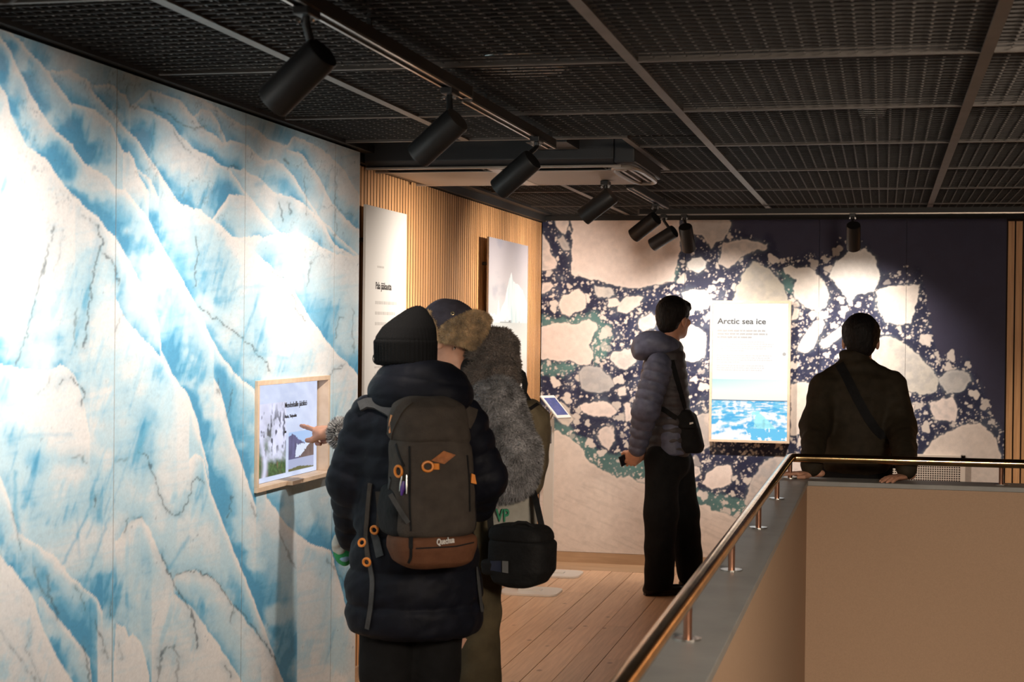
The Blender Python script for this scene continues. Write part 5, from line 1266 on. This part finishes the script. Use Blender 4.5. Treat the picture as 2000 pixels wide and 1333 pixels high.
# ================================================================== visitor in the grey fur jacket
DB = 5.66; B_ = lambda px, py, dd=0.0: at(px, py, DB + dd)
base = at(940, 640, DB); pB = thing('person', (base[0], base[1], 0), 'person in grey fur jacket and fur-trimmed cap pointing at the touch screen', 'person')
rB, fB = facing(62)
MAT['furgrey'] = mat('fur_grey', (0.25, 0.245, 0.255), .9, var=.6, scale=22, bump=.9, bscale=110, sheen=.3)
MAT['furbrown'] = mat('fur_brown_grey', (0.165, 0.13, 0.11), .9, var=.55, scale=22, bump=.9, bscale=110, sheen=.3)
MAT['furtan'] = mat('fur_tan', (0.50, 0.345, 0.19), .9, var=.55, scale=28, bump=.9, bscale=110, sheen=.3)
MAT['furwhite'] = mat('fur_white', (0.72, 0.70, 0.68), .9); MAT['furblack'] = mat('fur_black', (0.03, 0.03, 0.032), .9)
MAT['furcuff'] = mat('fur_cuff', (0.30, 0.29, 0.29), .9, var=.85, scale=60, bump=.9, bscale=150, sheen=.3)
MAT['capnavy'] = fabric('cap_navy', (0.065, 0.058, 0.075), .85, var=.25)
MAT['olive'] = fabric('olive_cord', (0.060, 0.047, 0.026), .85, var=.35, bump=.4, bscale=30, scale=10)
hB = B_(872, 655, .0); rhB, fhB = facing(70)
hp, hc = head_prims(hB, rhB, fhB, s=1.0)
W_ = at(668, 846, 6.06)
trunk = [stack([(B_(895, 715), .055, .055), (B_(930, 760), .12, .10), (B_(940, 900), .13, .11), (B_(935, 1040), .14, .11)], rB, fB)]
trunk += chain([B_(905, 770, .16), B_(800, 855, .30), W_], [.05, .042, .028]) + chain([B_(968, 775, -.14), B_(1008, 905, -.16), B_(955, 965, -.06)], [.05, .042, .03])
for px, dd in ((930, -.05), (890, .10)): trunk += chain([B_(px, 1040, dd), B_(px, 1250, dd), B_(px, 1500, dd)], [.085, .055, .042])
tip = at(581, 816, 6.19); pd = nrmz(at(612, 835, 6.17) - W_)
hd_ = at(600, 828, 6.20) - at(640, 846, 6.09)
pointing = hand_prims(at(648, 849, 6.075), hd_, Z0 * .2 - F0 * .9, Z0 * .9 - F0 * .3 + R0 * .1, (.04, 1.15, 1.2, 1.2), (.8, .25), sz=1.0)
other = hand_prims(B_(955, 965, -.06), -R0 + F0 * .3 - Z0 * .2, Z0, -F0, (.6, .6, .65, .7))
soft_join('body', [(trunk, .012, .03, ()), (hp, .005, .03, hc), (pointing, .0034, .01, ()), (other, .005, .01, ())], MAT['skin'], pB)
eyes(hB, rhB, fhB, pB)
MB().tube([B_(888, 678, -.085), B_(888, 680, -.088), B_(888, 683, -.085)], [.002, .0045, .002], 8).build('earring', MAT['chrome'], pB, smooth=True)
jk = [stack([(B_(935, 985), .15, .14), (B_(945, 900), .155, .14), (B_(945, 820), .155, .13), (B_(938, 765), .12, .10), (B_(930, 735), .08, .08)], rB, fB, cap=.03)]
jk += [(c, .03) for c in chain([B_(970, 785, -.13), B_(1008, 890, -.15), B_(1002, 925, -.14), B_(955, 958, -.06)], [.088, .080, .078, .062])]
jk += [(c, .03) for c in chain([B_(905, 775, .15), B_(800, 855, .29), at(690, 848, 6.03)], [.078, .065, .05])]
jacketB = soft('jacket', jk, .0085, MAT['furgrey'], pB, wr=.003, wf=55)
fur('jacket_fur', jacketB, 60000, .018, .0009, MAT['furgrey'], pB, keep=lambda c: (c[:, 2] > .9) & ((c @ R0) > (B_(890, 800) @ R0)), seed=1)
hoodB = soft('fur_hood', [ell(B_(957, 700, -.02), (.075, .10, .085), [rB, fB, Z0]), (ell(B_(968, 672, -.02), (.052, .065, .050), [rB, fB, Z0]), .05), (ell(B_(950, 733, -.08), (.08, .07, .045), [R0, F0, Z0]), .04), (ell(B_(985, 735, -.02), (.05, .09, .06), [R0, F0, Z0]), .04)], .0075, MAT['furbrown'], pB, wr=.006, wf=60)
fur('hood_fur', hoodB, 30000, .018, .0009, MAT['furbrown'], pB, seed=2)
soft('collar', [ell(B_(924, 722, -.02), (.050, .08, .050), [R0, F0, Z0])], .007, MAT['blackcloth'], pB)
cuff = soft('fur_cuff', [ell(at(664, 847, 6.055), (.036, .045, .052), [R0, F0, Z0])], .005, MAT['furcuff'], pB, wr=.004, wf=90)
fur('cuff_fur', cuff, 4200, .022, .0012, MAT['furwhite'], pB, comb=(0, 0, 0), seed=3)
fur('cuff_fur', cuff, 3200, .022, .0012, MAT['furblack'], pB, comb=(0, 0, 0), seed=6)
# cap with fur flaps
MAT['brasseye'] = mat('brass_eyelet', (0.6, 0.48, 0.28), .3, metal=1)
crown = soft('cap_crown', [ell(B_(876, 634, .0), (.088, .105, .092), [rhB, fhB, Z0])], .005, MAT['capnavy'], pB, wr=.0025, wf=50, cuts=[(ell(B_(872, 705, 0), (.12, .13, .075), [rhB, fhB, Z0]), .01)])
q = hit(crown, 884, 613, .002); ring('eyelet', q[0], q[1], Z0, .0052, .0052, .002, MAT['brasseye'], pB)
def wedge(pts, half):
    return [(cone(B_(*pts[i][:3]), B_(*pts[i + 1][:3]), pts[i][3], pts[i + 1][3], (F0, half)), .03) for i in range(len(pts) - 1)]
flap = soft('fur_flap', wedge([(858, 655, -.085, .012), (880, 652, -.10, .026), (905, 645, -.10, .042), (930, 634, -.085, .040), (948, 622, -.07, .022)], .55) + wedge([(905, 652, -.10, .035), (922, 668, -.08, .022)], .55), .006, MAT['furtan'], pB, wr=.004, wf=70)
fur('flap_fur', flap, 14000, .013, .0008, MAT['furtan'], pB, seed=4)
band = soft('fur_band', [c for c in wedge([(838, 612, -.05, .010), (843, 635, -.07, .012), (850, 655, -.08, .012), (862, 662, -.09, .010)], .8)], .005, MAT['furtan'], pB, wr=.003, wf=70)
fur('band_fur', band, 3000, .012, .001, MAT['furtan'], pB, seed=5)
lg = []
for px, dd in ((932, -.05), (885, .10)): lg += chain([B_(px, 1030, dd), B_(px + 4, 1200, dd), B_(px + 5, 1330, dd), B_(px + 3, 1500, dd)], [.092, .074, .066, .062])
lg.append(ell(B_(918, 1020, .02), (.165, .15, .13), [rB, fB, Z0]))
soft('trousers', lg, .009, MAT['olive'], pB, wr=.005, wf=34)
for px, dd in ((935, -.05), (889, .10)):
    c = B_(px, 1500, dd); c[2] = 0; shoe('shoe', c - fB * .09, c + fB * .18, pB)
# bags of the fur jacket visitor
MAT['packolive'] = fabric('pack_olive', (0.125, 0.10, 0.062), .8, var=.25, bump=.3, bscale=120)
ob = thing('backpack', tuple(B_(1045, 960, -.02)), 'olive brown backpack on the back of the fur jacket', 'backpack')
ops = soft('main_body', [stack([(B_(1028, 965, 0), .050, .12), (B_(1036, 900, 0), .062, .135), (B_(1040, 840, 0), .064, .14), (B_(1040, 808, 0), .060, .135), (B_(1028, 780, 0), .035, .11)], R0, F0, n=2.6, cap=.03)], .007, MAT['packolive'], ob, wr=.004, wf=40)
P_ = [B_(1004, 728, -.05), B_(1012, 722, -.05), B_(1021, 731, -.05), B_(1025, 750, -.05), B_(1023, 768, -.05), B_(1032, 784, -.05)]
MB().ribbon(P_, [-F0 + R0 * .3] * 6, .020, .006).build('carry_loop', MAT['packblack'], ob, smooth=True)
strap('buckle_strap', ops, [(1035, 800), (1050, 790)], .012, .003, MAT['packblack'], ob)
MB().box((-.012, -.01, -.03), (.012, .01, .03)).build('metal_clip', MAT['chrome'], ob, origin=(0, 0, 0)).location = Vector(B_(1070, 850, .05)) - world_loc(ob)
MAT['tote'] = fabric('tote_grey', (0.30, 0.285, 0.25), .85, var=.12, bump=.3, bscale=26); MAT['logo'] = mat('logo_green', (0.0, 0.16, 0.07), .6)
tb = thing('tote_bag', tuple(B_(1000, 1090, -.10)), 'grey fabric tote bag with green lettering hanging beside the camera bag', 'bag')
tote = soft('pouch', [stack([(B_(995, 1120, -.10), .085, .03), (B_(1000, 1060, -.10), .082, .032), (B_(1005, 1000, -.10), .075, .03), (B_(1008, 950, -.10), .066, .022)], R0, F0, n=3, cap=.02)], .006, MAT['tote'], tb, wr=.004, wf=35)
q0 = hit(tote, 969, 1018, .002)
if q0: text('VP', .060, MAT['logo'], q0[0] + Vector(-F0) * .006, R0, Z0, tb, 'logo', maxw=.046, extr=.006, bold=.02)
cbg = thing('camera_bag', tuple(at(1018, 1146, 5.42)), 'black padded camera bag on a shoulder strap above the floor plates', 'bag')
G_ = lambda px, py, dd=0.0: at(px, py, 5.42 + dd)
MAT['bagblack'] = fabric('bag_black', (0.0065, 0.0065, 0.007), .75, var=.3, bump=.3, bscale=90)
rG, fG = facing(-28)
cbody = soft('main_body', [stack([(G_(1014, 1146), .050, .055), (G_(1016, 1136), .085, .07), (G_(1019, 1112), .108, .08), (G_(1021, 1060), .108, .08), (G_(1020, 1050), .10, .076)], rG, fG, n=4, cap=.015)], .005, MAT['bagblack'], cbg, wr=.001)
soft('lid', [stack([(G_(1019, 1056), .104, .08), (G_(1018, 1040), .102, .078), (G_(1016, 1026), .088, .07)], rG, fG, n=4, cap=.012)], .005, MAT['bagblack'], cbg, wr=.001)
soft('side_pocket', [stack([(G_(966, 1122, .02), .030, .05), (G_(965, 1092, .02), .032, .055)], rG, fG, n=4, cap=.012)], .005, MAT['bagblack'], cbg)
MAT['tagblue'] = mat('tag_blue', (0.008, 0.009, 0.03), .4); MAT['taggrey'] = mat('tag_grey', (0.12, 0.12, 0.12), .5)
o_ = G_(958, 1112, -.075)
for nm, mk, qs in (('label_patch', 'tagblue', ((958, 1114), (979, 1118), (979, 1096), (958, 1096))), ('label_tab', 'taggrey', ((981, 1118), (993, 1120), (993, 1097), (981, 1096)))):
    hs = [hit(cbody, *q, .001) for q in qs]
    if all(hs): MB().prism([h[0] for h in hs], F0 * -.004).build(nm, MAT[mk], cbg)
    else: print('NOHIT', nm)
MB().tube([G_(995, 1035, -.03), G_(1000, 1026, -.03), G_(1012, 1021, -.03), G_(1028, 1022, -.03), G_(1040, 1030, -.03), G_(1045, 1036, -.03)], .006, 8).build('handle', MAT['bagblack'], cbg, smooth=True)
sp_ = [G_(1060, 1038, .02), G_(1054, 1010, .04), G_(1046, 975, .08), G_(1037, 945, .12), G_(1020, 900, .30)]
MB().ribbon(sp_, [-F0] * 5, .021, .004).build('shoulder_strap', MAT['bagblack'], cbg, smooth=True)
sp_ = [G_(960, 1050, .0), G_(957, 1010, .02), G_(955, 960, .05), G_(952, 900, .10)]
MB().ribbon(sp_, [-F0] * 4, .021, .004).build('shoulder_strap', MAT['bagblack'], cbg, smooth=True)

# ================================================================== visitor in the blue-grey down jacket
DM = 9.63; M_ = lambda px, py, dd=0.0: at(px, py, DM + dd); SM = DM / F
base = at(1302, 640, DM); pM = thing('person', (base[0], base[1], 0), 'person in blue-grey down jacket and black trousers looking at the sea ice display', 'person')
MAT['slate_shaded'] = fabric('slate_nylon_shaded', (0.050, 0.042, 0.045), .55, var=.25, bump=.15, bscale=50, spec=.3)  # jacket shading put into colour: torso darker and browner than the sleeves
MAT['slate'] = fabric('slate_nylon', (0.085, 0.092, 0.140), .5, var=.25, bump=.15, bscale=50, spec=.3)
rM, fM = facing(-62); hM = M_(1317, 622, .0); rhM, fhM = facing(-48)
hp, hc = head_prims(hM, rhM, fhM, s=1.03)
Wr = M_(1243, 882, -.14); Wl = M_(1262, 888, .02)
trunk = [stack([(M_(1302, 672), .05, .05), (M_(1297, 710), .085, .12), (M_(1297, 800), .10, .13), (M_(1300, 870), .10, .13), (M_(1300, 915), .09, .12)], fM, rM)]
trunk += chain([M_(1290, 712, -.16), M_(1262, 800, -.2), Wr], [.05, .04, .03]) + chain([M_(1298, 712, .17), M_(1278, 800, .16), Wl], [.05, .04, .03])
trunk += chain([M_(1300, 905, -.07), M_(1290, 1020, -.10), M_(1282, 1140, -.08)], [.085, .055, .04]) + chain([M_(1316, 905, .07), M_(1337, 1010, .10), M_(1348, 1118, .14)], [.085, .055, .04])
hR = hand_prims(Wr, -Z0 * .6 - R0 * .25 + F0 * .35, F0 * .2 - R0, -F0, (.5, .6, .7, .7), (.5, .6), 1.0)
hL = hand_prims(Wl, -Z0 * .55 - R0 * .7 - F0 * .2, -F0, R0, (.7, .8, .8, .8), (.5, .6), 1.0)
soft_join('body', [(trunk, .013, .03, ()), (hp, .006, .03, hc), (hR, .0045, .01, ()), (hL, .0045, .01, ())], MAT['skin'], pM)
eyes(hM, rhM, fhM, pM)
p_, c_ = hair_prims(hM, rhM, fhM, s=1.06); soft('hair', p_, .006, MAT['hair'], pM, cuts=c_, wr=.002, wf=120)
jk = [stack([(M_(1304, 892), .118, .16), (M_(1302, 878), .130, .172), (M_(1300, 830), .135, .175), (M_(1298, 770), .132, .175), (M_(1297, 720), .118, .165), (M_(1300, 690), .105, .135), (M_(1304, 662), .072, .085)], fM, rM, q=puff(.056, .011), cap=.03)]
jq = puff(.058, .013)
jacketM = soft('jacket', jk, .0078, MAT['slate_shaded'], pM, wr=.002, wf=60)
soft('sleeve', [(c, .03) for c in chain([M_(1287, 714, -.15), M_(1262, 800, -.20), M_(1245, 876, -.14)], [.086, .080, .052], None, jq)], .0065, MAT['slate'], pM, wr=.002, wf=60)
soft('sleeve', [(c, .03) for c in chain([M_(1300, 712, .17), M_(1282, 800, .18), M_(1264, 880, .03)], [.082, .076, .050], None, jq)], .0085, MAT['slate'], pM, wr=.002, wf=60)
soft('hip_panel', [stack([(M_(1314, 890, -.135), .075, .03), (M_(1312, 850, -.14), .062, .03), (M_(1308, 812, -.14), .040, .02)], R0, F0, cap=.015)], .006, MAT['slate'], pM, wr=.003, wf=40)
soft('hood', [ell(M_(1270, 674, .0), (.105, .13, .085), [R0, F0, Z0]), (ell(M_(1297, 676, .0), (.09, .12, .07), [R0, F0, Z0]), .05), (ell(M_(1300, 680, .0), (.085, .12, .055), [R0, F0, Z0]), .05), (ell(M_(1250, 684, .0), (.05, .10, .062), [R0, F0, Z0]), .04), (ell(M_(1322, 684, -.02), (.028, .07, .03), [R0, F0, Z0]), .03)], .007, MAT['slate'], pM, wr=.003, wf=45, cuts=[(ell(hM - Z0 * .02 + R0 * .02, (.078, .082, .13)), .02)])
tq = [ell(M_(1303, 905, .0), (.125, .165, .11), [fM, rM, Z0])] + [(c, .04) for c in chain([M_(1294, 900, -.07), M_(1291, 1000, -.09), M_(1286, 1146, -.08)], [.110, .098, .085])] + [(c, .03) for c in chain([M_(1318, 900, .08), M_(1334, 1000, .10), M_(1349, 1122, .14)], [.108, .096, .080])]
soft('trousers', tq, .009, MAT['blackcloth'], pM, wr=.004, wf=26, cuts=[floor_cut(.035)])
for px, dd, ln in ((1268, -.08, .29), (1338, .14, .29)):
    c = M_(px, 1150, dd); c[2] = 0; shoe('shoe', c - R0 * .03, c + R0 * (ln - .06) + F0 * .08, pM)
cb2 = thing('crossbody_bag', tuple(M_(1343, 885, -.08)), 'small black crossbody bag at the hip of the blue-grey jacket', 'bag')
soft('pouch', [stack([(M_(1349, 886, -.10), .050, .05), (M_(1346, 872, -.10), .066, .058), (M_(1340, 840, -.10), .064, .058), (M_(1332, 805, -.10), .060, .05)], rM * .4 + R0 * .6, F0, n=3, cap=.02)], .006, MAT['bagblack'], cb2, wr=.002)
soft('flap', [stack([(M_(1342, 838, -.11), .066, .060), (M_(1335, 815, -.11), .066, .058), (M_(1331, 800, -.11), .056, .05)], R0, F0, n=3, cap=.015)], .006, MAT['bagblack'], cb2)
strap('bag_strap', jacketM, [(1338, 800), (1330, 770), (1320, 735), (1312, 705)], .03, .004, MAT['bagblack'], cb2)
strap('bag_strap', jacketM, [(1322, 818), (1305, 806), (1292, 798)], .03, .004, MAT['bagblack'], cb2)
MB().prism([M_(1347, 830, -.18), M_(1354, 828, -.18), M_(1354, 825, -.18), M_(1347, 826, -.18)], F0 * .01).build('brand_tag', MAT['letterwhite'], cb2)
ph = thing('phone', tuple(M_(1232, 892, -.10)), 'dark smartphone held behind the back of the blue-grey jacket', 'phone')
a0, a1 = M_(1210, 903, -.10), M_(1238, 886, -.06); d_ = nrmz(a1 - a0); s_ = nrmz(np.cross(d_, [.3, .8, .5]))
MB().prism([a0 - s_ * .034, a0 + s_ * .034, a1 + s_ * .034, a1 - s_ * .034], np.cross(d_, s_) * .009).build('case', MAT['shoe'], ph, bevel=.003)
MB().prism([a0 - s_ * .030 + d_ * .004 + np.cross(d_, s_) * .009, a0 + s_ * .030 + d_ * .004 + np.cross(d_, s_) * .009, a1 + s_ * .030 - d_ * .004 + np.cross(d_, s_) * .009, a1 - s_ * .030 - d_ * .004 + np.cross(d_, s_) * .009], np.cross(d_, s_) * .0006).build('glass', MAT['glass'], ph)

# ================================================================== visitor leaning back on the parapet
DN = 8.38; N_ = lambda px, py, dd=0.0: at(px, py, DN + dd)
base = at(1676, 640, DN); pN = thing('person', (base[0], base[1] + .25, 0), 'person in dark olive jacket with back turned, leaning on the parapet', 'person')
MAT['darkolive'] = fabric('dark_olive', (0.026, 0.0195, 0.0115), .75, var=.25, bump=.25, bscale=35)
rN, fN = facing(-6); hN = N_(1681, 664, .16); rhN, fhN = facing(-10)
hp, hc = head_prims(hN, rhN, fhN, s=1.06)
zc = .852
Wl = onp(1583, 922, 1, 8.115); Wl[2] = zc + .020; Wr = onp(1767, 926, 1, 8.115); Wr[2] = zc + .020
trunk = [stack([(N_(1680, 695, .13), .055, .055), (N_(1677, 755, .11), .15, .09), (N_(1674, 830, .08), .15, .10), (N_(1672, 930, .06), .16, .11)], rN, fN)]
trunk += chain([N_(1615, 765, .1), N_(1588, 840, -.04), Wl + Z0 * .03], [.05, .042, .03]) + chain([N_(1740, 765, .1), N_(1764, 840, -.04), Wr + Z0 * .03], [.05, .042, .03])
c1 = N_(1645, 900, .10); c2 = N_(1705, 900, .10)
f1 = at(1640, 900, 8.75); f1[2] = .06; f2 = at(1708, 900, 8.75); f2[2] = .06
trunk += chain([c1, (c1 + f1) / 2, f1], [.085, .055, .04]) + chain([c2, (c2 + f2) / 2, f2], [.085, .055, .04])
hL = hand_prims(Wl, -R0 * .95 - F0 * .1 - Z0 * .02, -F0, Z0, (.02, .02, .03, .03), (.15, .05), .95)
hR = hand_prims(Wr, -R0 * .75 - F0 * .65 - Z0 * .02, F0, Z0, (.12, .12, .14, .16), (.2, .1), .95)
soft_join('body', [(trunk, .013, .03, ()), (hp, .006, .03, hc), (hL, .0045, .01, ()), (hR, .0045, .01, ())], MAT['skin'], pN)
eyes(hN, rhN, fhN, pN)
p_, c_ = hair_prims(hN, rhN, fhN, s=1.10); soft('hair', p_, .006, MAT['hair'], pN, cuts=c_, wr=.002, wf=120)
def olq(z): return puff(.085, .004)(z)
jk = [stack([(N_(1672, 925, .06), .165, .13), (N_(1672, 905, .06), .178, .145), (N_(1673, 860, .07), .176, .15), (N_(1676, 790, .09), .19, .15), (N_(1677, 760, .1), .205, .135), (N_(1677, 740, .11), .205, .115), (N_(1676, 724, .12), .178, .095), (N_(1675, 712, .12), .12, .085), (N_(1671, 702, .13), .085, .08), (N_(1668, 690, .13), .078, .078), (N_(1667, 683, .13), .076, .076)], rN, fN, q=olq, cap=.03)]
aq2 = puff(.08, .005)
jk += [(c, .04) for c in chain([N_(1610, 757, .08), N_(1592, 835, -.03), Wl + Z0 * .035 + R0 * .005], [.078, .074, .052])] + [(c, .04) for c in chain([N_(1744, 757, .08), N_(1760, 835, -.03), Wr + Z0 * .04 + R0 * .01], [.078, .074, .054])]
jacketN = soft('jacket', jk, .0075, MAT['darkolive'], pN, wr=.0035, wf=48)
pelv = N_(1672, 925, .07)
soft('trousers', [stack([(pelv - Z0 * .12, .17, .12), (pelv + Z0 * .05, .165, .125)], rN, fN)] + [(c, .05) for c in chain([c1, (c1 + f1) / 2, f1], [.098, .085, .075]) + chain([c2, (c2 + f2) / 2, f2], [.098, .085, .075])], .010, MAT['blackcloth'], pN, wr=.003, wf=26)
for c in (f1, f2):
    h_ = np.array([c[0], c[1], 0]); shoe('shoe', h_ - fN * .07, h_ + fN * .20, pN)
cs = thing('crossbody_strap_bag', tuple(N_(1672, 900, -.1)), 'black crossbody strap and bag over the dark olive jacket', 'bag')
strap('bag_strap', jacketN, [(1640, 712), (1655, 740), (1672, 775), (1692, 812), (1712, 842), (1728, 855)], .048, .004, MAT['bagblack'], cs, sub=5)
soft('pouch', [ell(N_(1752, 880, .17), (.06, .05, .10))], .008, MAT['bagblack'], cs)
